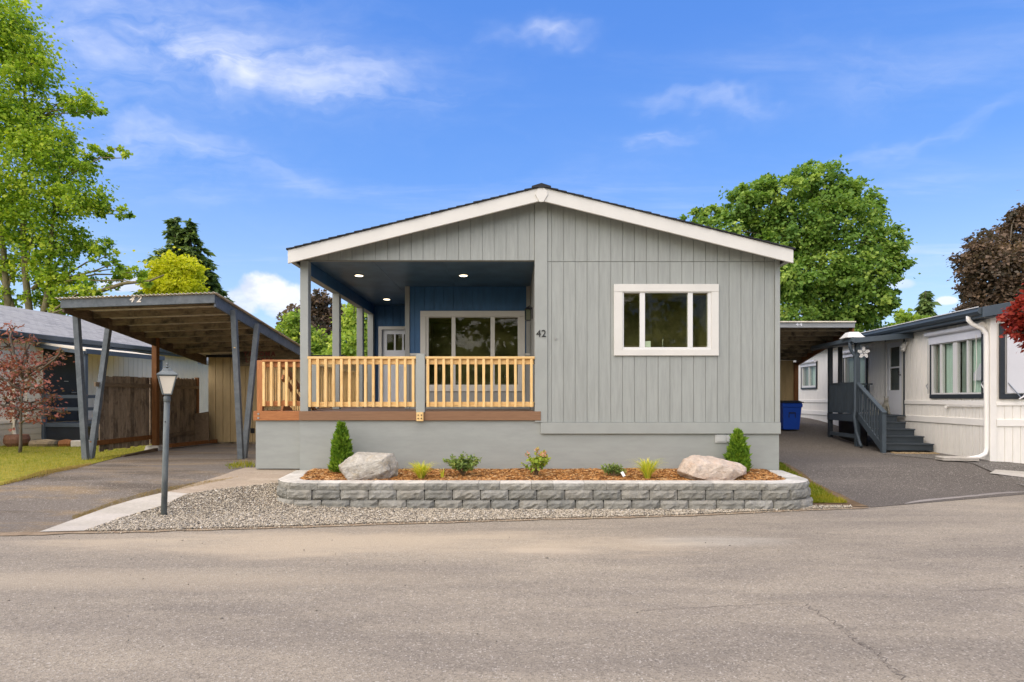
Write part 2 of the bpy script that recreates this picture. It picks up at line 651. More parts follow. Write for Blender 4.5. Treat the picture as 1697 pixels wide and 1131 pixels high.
def P(u, v, Y):
    return Vector(((u - U0) * Y / F, Y, CAMZ - (v - V0) * Y / F))


def G(u, v):
    """ground point seen at photo pixel u,v"""
    Y = CAMZ * F / (v - V0)
    for _ in range(60):
        z = float(gh((u - U0) * Y / F, Y))
        Y = .5 * Y + .5 * (CAMZ - z) * F / (v - V0)
    return ((u - U0) * Y / F, Y)


def jitter(poly, step, amp, seed):
    r = random.Random(seed)
    out = []
    n = len(poly)
    for i in range(n):
        a, b = Vector(poly[i]), Vector(poly[(i + 1) % n])
        k = max(1, int((b - a).length / step))
        for j in range(k):
            p = a.lerp(b, j / k)
            if j:
                p += Vector((r.uniform(-amp, amp), r.uniform(-amp, amp)))
            out.append(p)
    return out


def inside(px_, py_, poly):
    px_, py_ = np.asarray(px_), np.asarray(py_)
    c = np.zeros(px_.shape, bool)
    n = len(poly)
    for i in range(n):
        x0, y0 = poly[i][0], poly[i][1]
        x1, y1 = poly[(i + 1) % n][0], poly[(i + 1) % n][1]
        if y0 == y1:
            continue
        cond = ((y0 > py_) != (y1 > py_)) & (px_ < (x1 - x0) * (py_ - y0) / (y1 - y0) + x0)
        c ^= cond
    return c


def strip_along(pts, w):
    L, Rr = [], []
    for i, p in enumerate(pts):
        a, b = Vector(pts[max(i - 1, 0)]), Vector(pts[min(i + 1, len(pts) - 1)])
        d = (b - a).normalized()
        nrm = Vector((-d.y, d.x))
        ww = w * (1 if 0 < i < len(pts) - 1 else .25)
        L.append(tuple(Vector(p) + nrm * ww))
        Rr.append(tuple(Vector(p) - nrm * ww))
    return L + Rr[::-1]


def sheet(name, poly, mat, lift, grid=.3, bump=None, kind='structure', hfun=None):
    """a sheet draped over the ground inside a plan polygon"""
    xs = [p[0] for p in poly]
    ys = [p[1] for p in poly]
    gx, gy = np.meshgrid(np.arange(min(xs) + grid / 2, max(xs), grid), np.arange(min(ys) + grid / 2, max(ys), grid))
    gx, gy = gx.ravel(), gy.ravel()
    m = inside(gx, gy, poly)
    pts = [Vector((p[0], p[1])) for p in poly] + [Vector((float(a), float(b))) for a, b in zip(gx[m], gy[m])]
    n = len(poly)
    vs, es, fs, *_ = delaunay_2d_cdt(pts, [(i, (i + 1) % n) for i in range(n)], [], 1, 1e-4)
    X = np.array([v[0] for v in vs])
    Y = np.array([v[1] for v in vs])
    Z = (hfun or gh)(X, Y) + lift
    if bump:
        Z = Z + np.array([bump * noise.noise((a * 2.3, b * 2.3, 0)) for a, b in zip(X, Y)])
    V = np.stack([X, Y, Z], 1)
    o = np_mesh(name, V, np.array([list(f) if len(f) == 3 else list(f)[:3] for f in fs]), mat, smooth=True)
    if kind:
        o['kind'] = kind
    return o


def asphalt(name, base, dust, dust_lo, dust_hi, speck=1.0, scale=1.0, darkp=None, patches=()):
    t = NT(name)
    v = t.coords((1, 1, 1), False)
    vs = t.coords((.28, 1.1, 1.0), False, (0, 0, R(-4)))
    big = t.noise(vs, .55 * scale, 5, .6, .3)
    mid = t.noise(vs, 2.3 * scale, 5, .65, .4)
    col = t.mix(t.rng(big, .3, .7), sc(base, .92), sc(base, 1.08))
    d = t.math('ADD', t.math('MULTIPLY', big, .55), t.math('MULTIPLY', mid, .45))
    col = t.mix(t.rng(d, dust_lo, dust_hi), col, dust)
    if darkp:
        col = t.mix(t.math('MULTIPLY', t.rng(t.noise(vs, 1.1, 5, .6, .5), .50, .64), .8), col, darkp)
    # exposed aggregate: small stones of different lightness, and pores between them
    st = t.vor(v, 95, 'Color')
    sp = t.n('ShaderNodeSeparateColor')
    t.l(st, sp.inputs[0])
    lt = t.ramp(sp.outputs[0], [(0, (1 - .42 * speck,) * 3), (.5, (1, 1, 1)), (.93, (1 + .0 * speck,) * 3), (1, (1.0, 1.0, 1.0))])
    col = t.mix(1.0, col, lt, 'MULTIPLY')
    hi = t.rng(sp.outputs[1], .90, .97)
    col = t.mix(t.math('MULTIPLY', hi, .5 * speck), col, (.62, .57, .5))
    por = t.rng(t.noise(v, 55, 3, .7), .30, .42, 1, 0)
    col = t.mix(t.math('MULTIPLY', por, .55 * speck), col, sc(base, .42))
    med = t.noise(v, 16, 4, .7)
    col = t.mix(1.0, col, t.ramp(med, [(.3, (.86,) * 3), (.7, (1.0,) * 3)]), 'MULTIPLY')
    for (cx, cy, rx, ry, pc, am) in patches:
        sepn = t.n('ShaderNodeSeparateXYZ')
        g = t.n('ShaderNodeNewGeometry')
        t.l(g.outputs['Position'], sepn.inputs[0])
        a = t.math('DIVIDE', t.math('SUBTRACT', sepn.outputs[0], cx), rx)
        b = t.math('DIVIDE', t.math('SUBTRACT', sepn.outputs[1], cy), ry)
        q = t.math('ADD', t.math('MULTIPLY', a, a), t.math('MULTIPLY', b, b))
        q = t.math('ADD', q, t.math('MULTIPLY', t.math('SUBTRACT', mid, .5), 3.2))
        col = t.mix(t.math('MULTIPLY', t.rng(q, 1.2, -.2), am), col, pc)
    t.bump(t.math('ADD', t.vor(v, 95, 'Distance'), t.noise(v, 40, 3, .6)), .55, .006)
    return t.done(col, .9, .2)


s1 = G(1175, 897)
s2 = G(900, 913)
M_road = asphalt('worn_asphalt', (.275, .24, .196), (.40, .345, .265), .36, .68, .85,
                 patches=((s1[0], s1[1], .95, .30, (.42, .40, .35), .5), (s2[0], s2[1], .6, .12, (.45, .38, .30), .6), (-1.6, 6.55, 4.4, .75, (.52, .43, .31), .62), (-3.5, 5.2, 3.2, .35, (.46, .385, .28), .4)))
M_drive_l = asphalt('stained_asphalt', (.19, .165, .138), (.28, .21, .13), .48, .62, .7, 1.6, (.11, .09, .07))
M_drive_r = asphalt('dark_asphalt', (.15, .132, .112), (.235, .205, .17), .55, .72, .8, 1.1)
M_patch = asphalt('sealed_joint', (.33, .30, .27), (.38, .35, .32), .5, .7, .5)
M_apron = asphalt('sandy_concrete', (.40, .325, .245), (.48, .40, .31), .45, .65, .45, 2.0, (.27, .225, .16))
M_conc = asphalt('pale_concrete', (.50, .465, .40), (.56, .52, .46), .45, .6, .22, 2.0)
M_walk = asphalt('dark_gravel_walk', (.17, .155, .135), (.24, .22, .19), .5, .65, 1.2, 2)


def soil(name, c1, c2, c3):
    t = NT(name)
    v = t.coords((1, 1, 1), False)
    col = t.ramp(t.noise(v, 7, 6, .7), [(.3, c1), (.5, c2), (.7, c3)])
    t.bump(t.noise(v, 40, 4, .7), .6, .01)
    return t.done(col, .95, .1)


M_earth = soil('far_ground', (.06, .075, .03), (.09, .10, .04), (.13, .12, .06))
M_dirt = soil('bare_soil', (.10, .07, .04), (.16, .11, .065), (.22, .16, .10))
M_gravbase = soil('gravel_bed', (.12, .10, .08), (.2, .165, .125), (.28, .235, .18))
M_mulchbase = soil('mulch_bed', (.12, .045, .014), (.20, .075, .022), (.28, .12, .04))
M_lawn = soil('lawn_soil', (.15, .15, .02), (.23, .22, .03), (.32, .26, .06))

# base terrain: fine near the house, coarse to the horizon
gx = np.concatenate([np.linspace(-700, -40, 12), np.arange(-36, 36.1, .6), np.linspace(40, 700, 12)])
gy = np.concatenate([np.linspace(-700, -30, 10), np.arange(-26, 40.1, .6), np.linspace(44, 900, 14)])
GX, GY = np.meshgrid(gx, gy)
GZ = gh(GX, GY) - .03
nx, ny = len(gx), len(gy)
idx = np.arange(nx * ny).reshape(ny, nx)
quads = np.stack([idx[:-1, :-1].ravel(), idx[:-1, 1:].ravel(), idx[1:, 1:].ravel(), idx[1:, :-1].ravel()], 1)
o = np_mesh('ground', np.stack([GX.ravel(), GY.ravel(), GZ.ravel()], 1), quads, M_earth, smooth=True)
o['kind'] = 'structure'

edge_pts = [(x, float(road_edge(x))) for x in np.linspace(-30, 30, 90)]
rd = random.Random(5)
edge_pts = [(x, y + (rd.uniform(-.035, .035) if abs(x) < 8 else 0)) for x, y in edge_pts]
sheet('road', [(-30, -9), (30, -9)] + [(x, y + .30) for x, y in edge_pts[::-1]], M_road, 0.0, .6)

# left driveway, apron, strip, gravel, lawns, right driveway
strip_px = [(65, 884), (139, 882), (198, 861), (266, 841), (311, 820), (276, 817), (225, 829), (181, 842), (120, 864)]
strip = [G(*p) for p in strip_px]
gravel_px = [(139, 882), (198, 861), (266, 841), (311, 820), (345, 815), (376, 811), (420, 806), (467, 801)]
gravel = [G(*p) for p in gravel_px] + [(-3.4, 9.0), (-2.0, 8.7), (4.2, 8.7), (4.62, 8.72), (4.9, 8.70), (5.05, 8.68)]
gravel += [(x, float(road_edge(x)) + .0) for x in np.linspace(5.0, -4.9, 34)]
lawn_l = [G(0, 806), G(60, 791), G(110, 779), G(150, 771)] + [(-8.26, 12.2), (-8.36, 13.7), (-8.72, 14.1), (-8.75, 16.5), (-9.0, 30), (-20, 30), (-20, 9.0)]
lawn_r_px = [(1405, 836), (1360, 812), (1330, 796), (1296, 772)]
lawn_r = [G(*p) for p in lawn_r_px]
lawn_r = [lawn_r[0], lawn_r[1], lawn_r[2], lawn_r[3], (4.72, 14), (4.4, 14), (4.4, 9.6), (4.5, 9.0), (4.45, 8.85)]
drive_l = [G(0, 887), G(60, 885), G(65, 884), strip[8], strip[7], strip[6], strip[5], (-4.75, 9.6), (-4.55, 10.4), (-4.2, 18), (-8.7, 18), (-8.62, 14.0), (-8.35, 13.6), (-8.25, 12.2),
           G(150, 771), G(110, 779), G(60, 791), G(0, 806), (-9.5, 9.0), (-12, 8.2), (-12, 6.6), (-9, 6.75)]
apron = [strip[5], strip[4], G(345, 815), G(376, 811), G(420, 806), G(467, 801), (-3.3, 9.3), (-3.3, 10.4), (-4.75, 10.4), (-4.8, 9.6)]
drive_r = [(float(x), float(road_edge(x))) for x in np.linspace(5.3, 13, 20)] + [(13, 12.0)]
drive_r += [(11.5, 24), (4.9, 24), (4.85, 14), G(1300, 768), G(1345, 798), G(1395, 822), G(1432, 838)]
walk = [(8.15, 12.9), (9.2, 10.35), (9.6, 9.95), (13, 9.6), (13, 11.4), (9.5, 11.7), (9.65, 13.6), (9.3, 13.6)]
dirt = [G(1440, 841), G(1395, 821), G(1345, 797), G(1300, 768), (4.78, 10.6), (4.4, 10.6), (4.3, 8.75), (4.6, 8.62)]

sheet('lawn_bed', jitter(lawn_l, .35, .04, 1), M_lawn, .012, .5, .02)
sheet('left_driveway', drive_l, M_drive_l, .004, .4)
sheet('concrete_apron', jitter(apron, .3, .02, 3), M_apron, .010, .3)
sheet('right_driveway', drive_r, M_drive_r, .006, .4)
sheet('dirt_strip', jitter(dirt, .25, .03, 4), M_dirt, .014, .25, .01)
sheet('concrete_strip', jitter(strip, .4, .006, 7), M_conc, .018, .3)
sheet('gravel_bed', jitter(gravel, .15, .022, 5), M_gravbase, .012, .25, .01)
sheet('lawn_bed', jitter(lawn_r, .2, .03, 2), M_lawn, .026, .25, .01)
sheet('side_walk', jitter(walk, .3, .02, 6), M_walk, .016, .3)
M_edge = soil('sandy_dirt', (.20, .15, .10), (.29, .22, .15), (.37, .30, .21))
ed_pts = [(float(x), float(road_edge(x)) - .01) for x in np.linspace(-6.3, 5.25, 40)]
sheet('dirt_edge', jitter(strip_along(ed_pts, .075), .12, .035, 21), M_edge, .0085, .2)
slab = [G(1640, 787), G(1705, 795), G(1720, 786), G(1650, 781)]
sheet('concrete_slab', slab, M_conc, .03, .3)


# sealed joint between road and right driveway, and a crack in the road
jp = [G(*p) for p in [(1500, 836), (1530, 831), (1580, 826), (1640, 820), (1700, 815), (1760, 809)]]
sheet('driveway_joint', jitter(strip_along(jp, .055), .2, .015, 8), M_patch, .010, .2)
M_crack = paint('crack_shade', (.12, .10, .085), .95, .2, bump=0)
rc = random.Random(11)


def crack(pts_px, w):
    pts = []
    for (a, b) in zip(pts_px[:-1], pts_px[1:]):
        for k in range(13):
            t = k / 13
            p = G(a[0] + (b[0] - a[0]) * t, a[1] + (b[1] - a[1]) * t)
            pts.append((p[0] + rc.uniform(-.035, .035), p[1] + rc.uniform(-.02, .02)))
    sheet('road_crack', strip_along(pts, w), M_crack, .004, 5)


crack([(1332, 1000), (1365, 1022), (1398, 1044), (1425, 1066), (1450, 1079)], .0024)
crack([(1450, 1079), (1480, 1108), (1500, 1128)], .0025)
crack([(1060, 1014), (1180, 1007), (1250, 1003), (1332, 1000)], .0018)
crack([(1590, 980), (1640, 977), (1697, 973)], .0018)

# ------------------------------------------------------------------ pebbles, grass, mulch (nobody could count them)
OCT_V = np.array([(1, 0, 0), (-1, 0, 0), (0, 1, 0), (0, -1, 0), (0, 0, 1), (0, 0, -1)], float)
OCT_F = np.array([(0, 2, 4), (2, 1, 4), (1, 3, 4), (3, 0, 4), (2, 0, 5), (1, 2, 5), (3, 1, 5), (0, 3, 5)])


def rand_rot(n, rg, flat=False):
    a = rg.uniform(0, 2 * np.pi, n)
    ca, sa = np.cos(a), np.sin(a)
    Rz = np.zeros((n, 3, 3))
    Rz[:, 0, 0], Rz[:, 0, 1], Rz[:, 1, 0], Rz[:, 1, 1], Rz[:, 2, 2] = ca, -sa, sa, ca, 1
    b = rg.normal(0, .25 if flat else 1.0, n)
    cb, sb = np.cos(b), np.sin(b)
    Rx = np.zeros((n, 3, 3))
    Rx[:, 0, 0], Rx[:, 1, 1], Rx[:, 1, 2], Rx[:, 2, 1], Rx[:, 2, 2] = 1, cb, -sb, sb, cb
    return Rz @ Rx


def sample_poly(poly, n, rg):
    xs = [p[0] for p in poly]
    ys = [p[1] for p in poly]
    out = []
    tot = 0
    while tot < n:
        x = rg.uniform(min(xs), max(xs), n * 2)
        y = rg.uniform(min(ys), max(ys), n * 2)
        m = inside(x, y, poly)
        out.append(np.stack([x[m], y[m]], 1))
        tot += m.sum()
    return np.concatenate(out)[:n]


def scatter_oct(name, pts, z, size, shape, mat, rg, tint, flat=True):
    n = len(pts)
    s = np.exp(rg.normal(0, .3, n))[:, None] * size
    sv = np.array(shape)[None, :] * np.exp(rg.normal(0, .22, (n, 3))) * s
    RR = rand_rot(n, rg, flat)
    base = OCT_V[None] * (1 + rg.uniform(-.25, .25, (n, 6, 1)))
    V = np.einsum('nij,nkj->nki', RR, base * sv[:, None, :])
    V[..., 0] += pts[:, 0:1]
    V[..., 1] += pts[:, 1:2]
    V[..., 2] += z[:, None]
    Fx = (OCT_F[None] + (np.arange(n) * 6)[:, None, None]).reshape(-1, 3)
    o = np_mesh(name, V.reshape(-1, 3), Fx, mat, tint=np.repeat(tint, 6), kind='stuff')
    return o


def tintmat(name, stops, rough=.85):
    t = NT(name)
    a = t.n('ShaderNodeAttribute', attribute_name='tint')
    col = t.ramp(a.outputs['Fac'], stops)
    v = t.coords((1, 1, 1), False)
    col = t.mix(1.0, col, t.ramp(t.noise(v, 90, 3, .6), [(.3, (.8,) * 3), (.7, (1.0,) * 3)]), 'MULTIPLY')
    return t.done(col, rough, .25)


rg = np.random.default_rng(3)
M_pebble = tintmat('mixed_pebbles', [(0, (.12, .11, .095)), (.25, (.29, .26, .21)), (.5, (.44, .385, .295)), (.75, (.56, .48, .36)), (.93, (.64, .57, .46)), (1, (.74, .71, .64))])
gp = sample_poly(gravel, 46000, rg)
# keep pebbles out from under the planter blocks
gp = gp[~((gp[:, 0] > -2.9) & (gp[:, 0] < 3.9) & (gp[:, 1] > 8.62))]
scatter_oct('gravel', gp, gh(gp[:, 0], gp[:, 1]) + .020, .0092, (1.25, .95, .6), M_pebble, rg, rg.uniform(0, 1, len(gp)))
ex = rg.uniform(-5.0, 5.0, 2600)
ep = np.stack([ex, road_edge(ex) + rg.normal(.01, .045, len(ex))], 1)
scatter_oct('gravel', ep, gh(ep[:, 0], ep[:, 1]) + .008, .0085, (1.2, .95, .6), M_pebble, rg, rg.uniform(0, .8, len(ep)))
# a few loose pebbles strayed on to the road
lp = np.stack([rg.uniform(-9, 9, 260), rg.uniform(3.6, 7.2, 260)], 1)
scatter_oct('loose_pebbles', lp, gh(lp[:, 0], lp[:, 1]) + .004, .0055, (1.2, .9, .7), M_pebble, rg, rg.uniform(0, .45, len(lp)))


def grass(name, poly, n, hgt, mat, rg, lift=.012, dryf=None):
    p = sample_poly(poly, n, rg)
    cl = np.array([noise.noise((a * .9, b * .9, 3.0)) for a, b in p])
    cl2 = np.array([noise.noise((a * 4.5, b * 4.5, 9.0)) for a, b in p])
    z = gh(p[:, 0], p[:, 1]) + lift
    a = rg.uniform(0, 2 * np.pi, n)
    h = hgt * np.exp(rg.normal(0, .35, n)) * (1 + .5 * cl2)
    w = hgt * .085 * np.exp(rg.normal(0, .2, n))
    ln = h * rg.normal(0, .45, n)
    a2 = rg.uniform(0, 2 * np.pi, n)
    b0 = np.stack([p[:, 0] - w * np.cos(a), p[:, 1] - w * np.sin(a), z], 1)
    b1 = np.stack([p[:, 0] + w * np.cos(a), p[:, 1] + w * np.sin(a), z], 1)
    tp = np.stack([p[:, 0] + ln * np.cos(a2), p[:, 1] + ln * np.sin(a2), z + h], 1)
    V = np.stack([b0, b1, tp], 1).reshape(-1, 3)
    ti = np.clip(.42 + .55 * cl + .3 * cl2 + rg.normal(0, .13, n) + (dryf(p) if dryf else 0), 0, 1)
    np_mesh(name, V, np.arange(3 * n).reshape(-1, 3), mat, tint=np.repeat(ti, 3), kind='stuff')


M_grass = leafmat('lawn_grass', (.10, .17, .010), (.26, .27, .015), (.55, .40, .06), .3)
grass('lawn_grass', lawn_l, 110000, .036, M_grass, rg,
      dryf=lambda p: np.clip(.5 - np.abs(p[:, 1] - (9.6 + .0 * p[:, 0])) * .28, 0, .4))
tip = G(1395, 833)
grass('lawn_grass', lawn_r, 14000, .045, M_grass, rg, .028,
      dryf=lambda p: np.clip(.75 - np.hypot(p[:, 0] - tip[0], p[:, 1] - tip[1]) * 1.1, 0, .6) - .12)
# dry moss along the left driveway's edge
moss_poly = [G(75, 882), G(181, 841), G(266, 819), G(330, 806), G(420, 785), G(425, 790), G(340, 812), G(276, 817)]
M_moss = leafmat('dry_moss', (.20, .15, .04), (.36, .25, .08), (.46, .33, .14), .2)
grass('dry_moss', [strip[8], strip[7], strip[6], strip[5], G(330, 806), G(395, 792), G(330, 800), G(262, 812), G(200, 828), G(120, 856)], 5000, .018, M_moss, rg, .008)
fringe = [G(0, 806), G(60, 791), G(110, 779), G(150, 771)]
grass('dry_grass_edge', strip_along(fringe, .16), 2600, .03, M_moss, rg, .014)
fringe_r = [G(1405, 836), G(1360, 812), G(1330, 796), G(1298, 773)]
grass('dry_grass_edge', strip_along(fringe_r, .09), 1300, .025, M_moss, rg, .02)
wd = [G(372, 772), G(418, 768), G(424, 775), G(380, 779)]
grass('weeds', wd, 350, .06, M_grass, rg, .01)

# ------------------------------------------------------------------ windows and railings
def tbox(T, name, mat, parent, *boxes, bevel=0, **k):
    m = MB(T)
    for b in boxes:
        m.box(*b)
    return m.build(name, mat, parent, bevel, **k)


def window(parent, T, a0, a1, z0, z1, cas, panes, mcas, mfr, mgl, room=M_room, depth=.5, proud=.03, name='window', sill=False):
    """a = along the wall, second axis = into the wall. cas = casing widths left, right, top, bottom"""
    l, r, t, b = cas
    boxes = []
    if l:
        boxes.append((a0, a0 + l, -proud, .01, z0 + b, z1 - t))
    if r:
        boxes.append((a1 - r, a1, -proud, .01, z0 + b, z1 - t))
    if t:
        boxes.append((a0, a1, -proud - .004, .01, z1 - t, z1))
    if b:
        boxes.append((a0, a1, -proud - .004, .01, z0, z0 + b))
    root = tbox(T, name, mcas, parent, *boxes, bevel=.004)
    A0, A1, Z0, Z1 = a0 + l, a1 - r, z0 + b, z1 - t
    ps = sorted(panes)
    lo, hi = min(p[2] for p in ps), max(p[3] for p in ps)
    fb = [(A0, A1, -.012, .07, Z0, lo), (A0, A1, -.012, .07, hi, Z1)]
    prev = A0
    for p in ps:
        fb.append((prev, p[0], -.010, .068, lo, hi))
        prev = p[1]
    fb.append((prev, A1, -.010, .068, lo, hi))
    fr = tbox(T, 'frame', mfr, root, *[q for q in fb if q[1] - q[0] > .002 and q[5] - q[4] > .002], bevel=.003)
    for p in ps:
        tbox(T, 'pane', mgl, root, (p[0], p[1], .022, .028, p[2], p[3]))
    if depth:
        e = .004
        tbox(T, 'room', room, root, (A0, A1, depth, depth + .02, Z0, Z1), (A0, A0 + .012, .075, depth - e, Z0 + .02, Z1 - .02), (A1 - .012, A1, .075, depth - e, Z0 + .02, Z1 - .02),
             (A0, A1, .075, depth - e, Z0, Z0 + .012), (A0, A1, .075, depth - e, Z1 - .012, Z1))
    return root


def rails_x(parent, x0, x1, y, zt, zb, xs, mr, mb, name='railing', bw=.045, capmat=None, cap=.042):
    rl = MB()
    rl.box(x0, x1, y - .045, y + .065, zt - cap, zt)
    rl.box(x0, x1, y + .004, y + .042, zt - cap - .092, zt - cap - .001)
    rl.box(x0, x1, y + .004, y + .042, zb, zb + .085)
    root = rl.build(name, capmat or mr, parent, .004)
    src = None
    for i, x in enumerate(xs):
        at = (x, y - .020, (zt - cap + zb) / 2)
        if src is None:
            src = MB().box(x - bw / 2, x + bw / 2, y - .044, y + .003, zb - .004, zt - cap - .002).build('baluster', mb, root, .003)
        else:
            dup(src, root, Vector((x, y - .0205, (zt - cap + zb - .006) / 2)))
    return root


def rails_y(parent, x, y0, y1, zt, zb, ys, mr, mb, name='railing', bw=.045, cap=.042, side=1):
    rl = MB()
    rl.box(x - .055, x + .055, y0, y1, zt - cap, zt)
    rl.box(x - .02, x + .018, y0, y1, zt - cap - .092, zt - cap - .001)
    rl.box(x - .02, x + .018, y0, y1, zb, zb + .085)
    root = rl.build(name, mr, parent, .004)
    src = None
    xb = x + side * .042
    for yy in ys:
        if src is None:
            src = MB().box(xb - .022, xb + .022, yy - bw / 2, yy + bw / 2, zb - .004, zt - cap - .002).build('baluster', mb, root, .003)
        else:
            dup(src, root, Vector((xb, yy, (zt - cap + zb - .006) / 2)))
    return root


# ------------------------------------------------------------------ the grey mobile home, number 42
HX0, HX1, HY, HY2 = -3.64, 4.58, 10.0, 27.5
XR_, ZR_, PITCH = .487, 5.124, .2475


def zroof(x):
    return ZR_ - PITCH * abs(x - XR_)


def fx(u, Y=HY):
    return (u - U0) * Y / F


def fz(v, Y=HY):
    return CAMZ - (v - V0) * Y / F


house = thing('mobile_home', 'grey grooved mobile home with low gable roof, navy covered porch and white trim', 'house', (.47, HY, .38))


def under(poly_x0, poly_x1, z0, drop):
    """polygon in x,z whose top follows the roof slope"""
    pts = [(poly_x0, z0), (poly_x1, z0), (poly_x1, zroof(poly_x1) - drop)]
    if poly_x0 < XR_ < poly_x1:
        pts.append((XR_, ZR_ - drop))
    pts.append((poly_x0, zroof(poly_x0) - drop))
    return pts


WX0, WX1, WZ0, WZ1 = fx(1017), fx(1190), fz(590), fz(472)
OX0, OX1, OZ0, OZ1 = fx(1031), fx(1178), fz(580), fz(484.5)
ZSEAM = fz(434.2)
ZPO = fz(432)          # top of the porch opening
DK = 0.13

# right front wall: backing with the window opening, grooved boards in front
b = MB()
b.box(.40, OX0, 10.006, 10.10, .9, ZSEAM)
b.box(OX1, HX1 - .005, 10.006, 10.10, .9, ZSEAM)
b.box(OX0, OX1, 10.006, 10.10, .9, OZ0)
b.box(OX0, OX1, 10.006, 10.10, OZ1, ZSEAM)
b.prism(under(.40, HX1 - .005, ZSEAM, DK), 10.006, 10.10)
fw = b.build('front_wall', M_siding, house)
gr = [fx(914) + .2029 * k for k in range(20)]
gr = [fx(907)] + [g for g in gr if g < fx(1280)] + [fx(1283)]
GAP = .004
for i in range(len(gr) - 1):
    x0, x1 = gr[i] + GAP, gr[i + 1] - GAP
    cuts = [x0] + [c for c in (OX0, OX1) if x0 < c < x1] + [x1]
    zlo = fz(700)
    for c0, c1 in zip(cuts[:-1], cuts[1:]):
        if c0 >= OX0 - 1e-6 and c1 <= OX1 + 1e-6:
            MB().box(c0, c1, 9.992, 10.006, zlo, OZ0).build('siding_board', M_siding, fw)
            MB().box(c0, c1, 9.992, 10.006, OZ1, ZSEAM - .006).build('siding_board', M_siding, fw)
        else:
            MB().box(c0, c1, 9.992, 10.006, zlo, ZSEAM - .006).build('siding_board', M_siding, fw)
    MB().prism(under(x0, x1, ZSEAM + .004, DK), 9.990, 10.006).build('siding_board', M_siding, fw)
tb = MB().prism(under(fx(886), fx(907), fz(700), DK), 9.968, 10.006)
tb.build('trim_board', M_trim, house, .003)
MB().prism(under(fx(1283.3), HX1 + .004, fz(700), DK), 9.966, 10.006).build('trim_board', M_trim, house, .003)
MB().box(fx(896), fx(1292), 9.952, 10.006, fz(719), fz(700.5)).build('trim_board', M_trim, house, .004)

# gable over the porch
gw = MB().prism(under(HX0 + .0, .395, ZPO, DK), 10.006, 10.10).build('gable_wall', M_siding, house)
gx_ = [fx(877.8) - .2029 * k for k in range(19)]
gx_ = [fx(885.6)] + [g for g in gx_ if g > HX0 + .03] + [HX0 + .002]
for i in range(len(gx_) - 1):
    x1, x0 = gx_[i] - GAP, gx_[i + 1] + GAP
    MB().prism(under(x0, x1, ZPO + .002, DK), 9.990, 10.006).build('siding_board', M_siding, gw)

# body of the house behind (sides and back)
b = MB()
b.box(HX1 - .1, HX1 - .0, 10.10, HY2, .9, zroof(HX1) - DK - .03)
b.box(HX0, HX0 + .1, 14.95, HY2, .9, zroof(HX0) - DK - .01)
b.prism(under(HX0 + .1, HX1 - .1, .9, DK), HY2 - .1, HY2)
b.build('side_wall', M_siding, house)
# skirting
b = MB()
b.box(HX0, fx(896), 10.0, 10.06, .15, fz(697))
b.box(fx(896), HX1, 9.998, 10.06, .15, fz(718))
b.box(HX1 - .06, HX1, 10.06, HY2, .15, .9)
b.box(HX0, HX0 + .06, 10.06, HY2, .15, 1.20)
M_vent = paint('pale_grey_plastic', (.47, .48, .46), .5, .04, bump=.05)
sk = b.build('skirting', M_skirt, house)
v = MB().box(fx(1184.5), fx(1210.5), 9.975, 9.998, fz(734), fz(720.5)).build('vent_cover', M_vent, house, .002)
MB().box(fx(1187), fx(1201.5), 9.966, 9.975, fz(732), fz(722)).box(fx(1203), fx(1209), 9.966, 9.975, fz(732), fz(722)).build('vent_flap', M_vent, v, .002)

# roof: slabs, white fascia boards, peak ornament, shingle courses
YF = 9.68
EL, ER = -3.715, 4.665
b = MB()
for xa, xb in ((EL, XR_), (XR_, ER)):
    b.prism([(xa, zroof(xa) - .12), (xb, zroof(xb) - .12), (xb, zroof(xb) - .002), (xa, zroof(xa) - .002)], YF + .045, HY2 + .25)
roof = b.build('roof', M_trim, house)
for xa, xb in ((EL - .01, XR_ - .002), (XR_ + .002, ER + .01)):
    MB().prism([(xa, zroof(xa) - .225), (xb, zroof(xb) - .225), (xb, zroof(xb)), (xa, zroof(xa))], YF, YF + .04).build('fascia_board', M_white, roof, .004)
for xe, s in ((EL, -1), (ER, 1)):
    MB().box(xe - .01, xe + .01, YF + .042, HY2 + .2, zroof(xe) - .19, zroof(xe) - .005).build('fascia_board', M_white, roof)
    xi = HX0 if s < 0 else HX1
    MB().box(min(xe - s * .015, xi + s * .002), max(xe - s * .015, xi + s * .002), YF + .042, HY2, zroof(xe) - .20, zroof(xe) - .185).build('soffit', M_trim, roof)
og = [(fx(889), fz(317, 9.68)), (fx(893), fz(311.5, 9.68)), (fx(902), fz(311.5, 9.68)), (fx(906.5), fz(317, 9.68)), (fx(908), fz(323, 9.68)), (fx(900.5), fz(335.5, 9.68)), (fx(894), fz(335.5, 9.68)), (fx(887), fz(323, 9.68))]
MB().prism([(x * .968, z) for x, z in og][::-1], YF - .02, YF - .001).build('peak_plate', M_white, roof, .004)
b = MB()
rs = random.Random(2)
L_ = XR_ - EL
n_c = 30
for s in (-1, 1):
    e0 = (XR_ - EL + .03) if s < 0 else (ER - XR_ + .03)
    for k in range(n_c):
        d1, d0 = e0 * (1 - k / n_c), e0 * (1 - (k + 1) / n_c) - .05
        d0 = max(d0, 0)
        xa, xb = XR_ + s * d1, XR_ + s * d0
        za, zb = ZR_ - PITCH * d1, ZR_ - PITCH * d0
        j = rs.uniform(-.004, .006)
        pts = [(xa, za + .001), (xb, zb + .001), (xb, zb + .012), (xa, za + .026 + j * .6)]
        b.prism(pts if s < 0 else pts[::-1], YF - .03 + rs.uniform(-.008, .008), HY2 + .28)
b.prism([(XR_ - .16, zroof(XR_ - .16) + .02), (XR_ + .16, zroof(XR_ + .16) + .02), (XR_ + .16, zroof(XR_ + .16) + .045), (XR_, ZR_ + .055), (XR_ - .16, zroof(XR_ - .16) + .045)], YF - .04, HY2 + .3)
b.build('shingles', M_shingle, roof, kind='stuff')

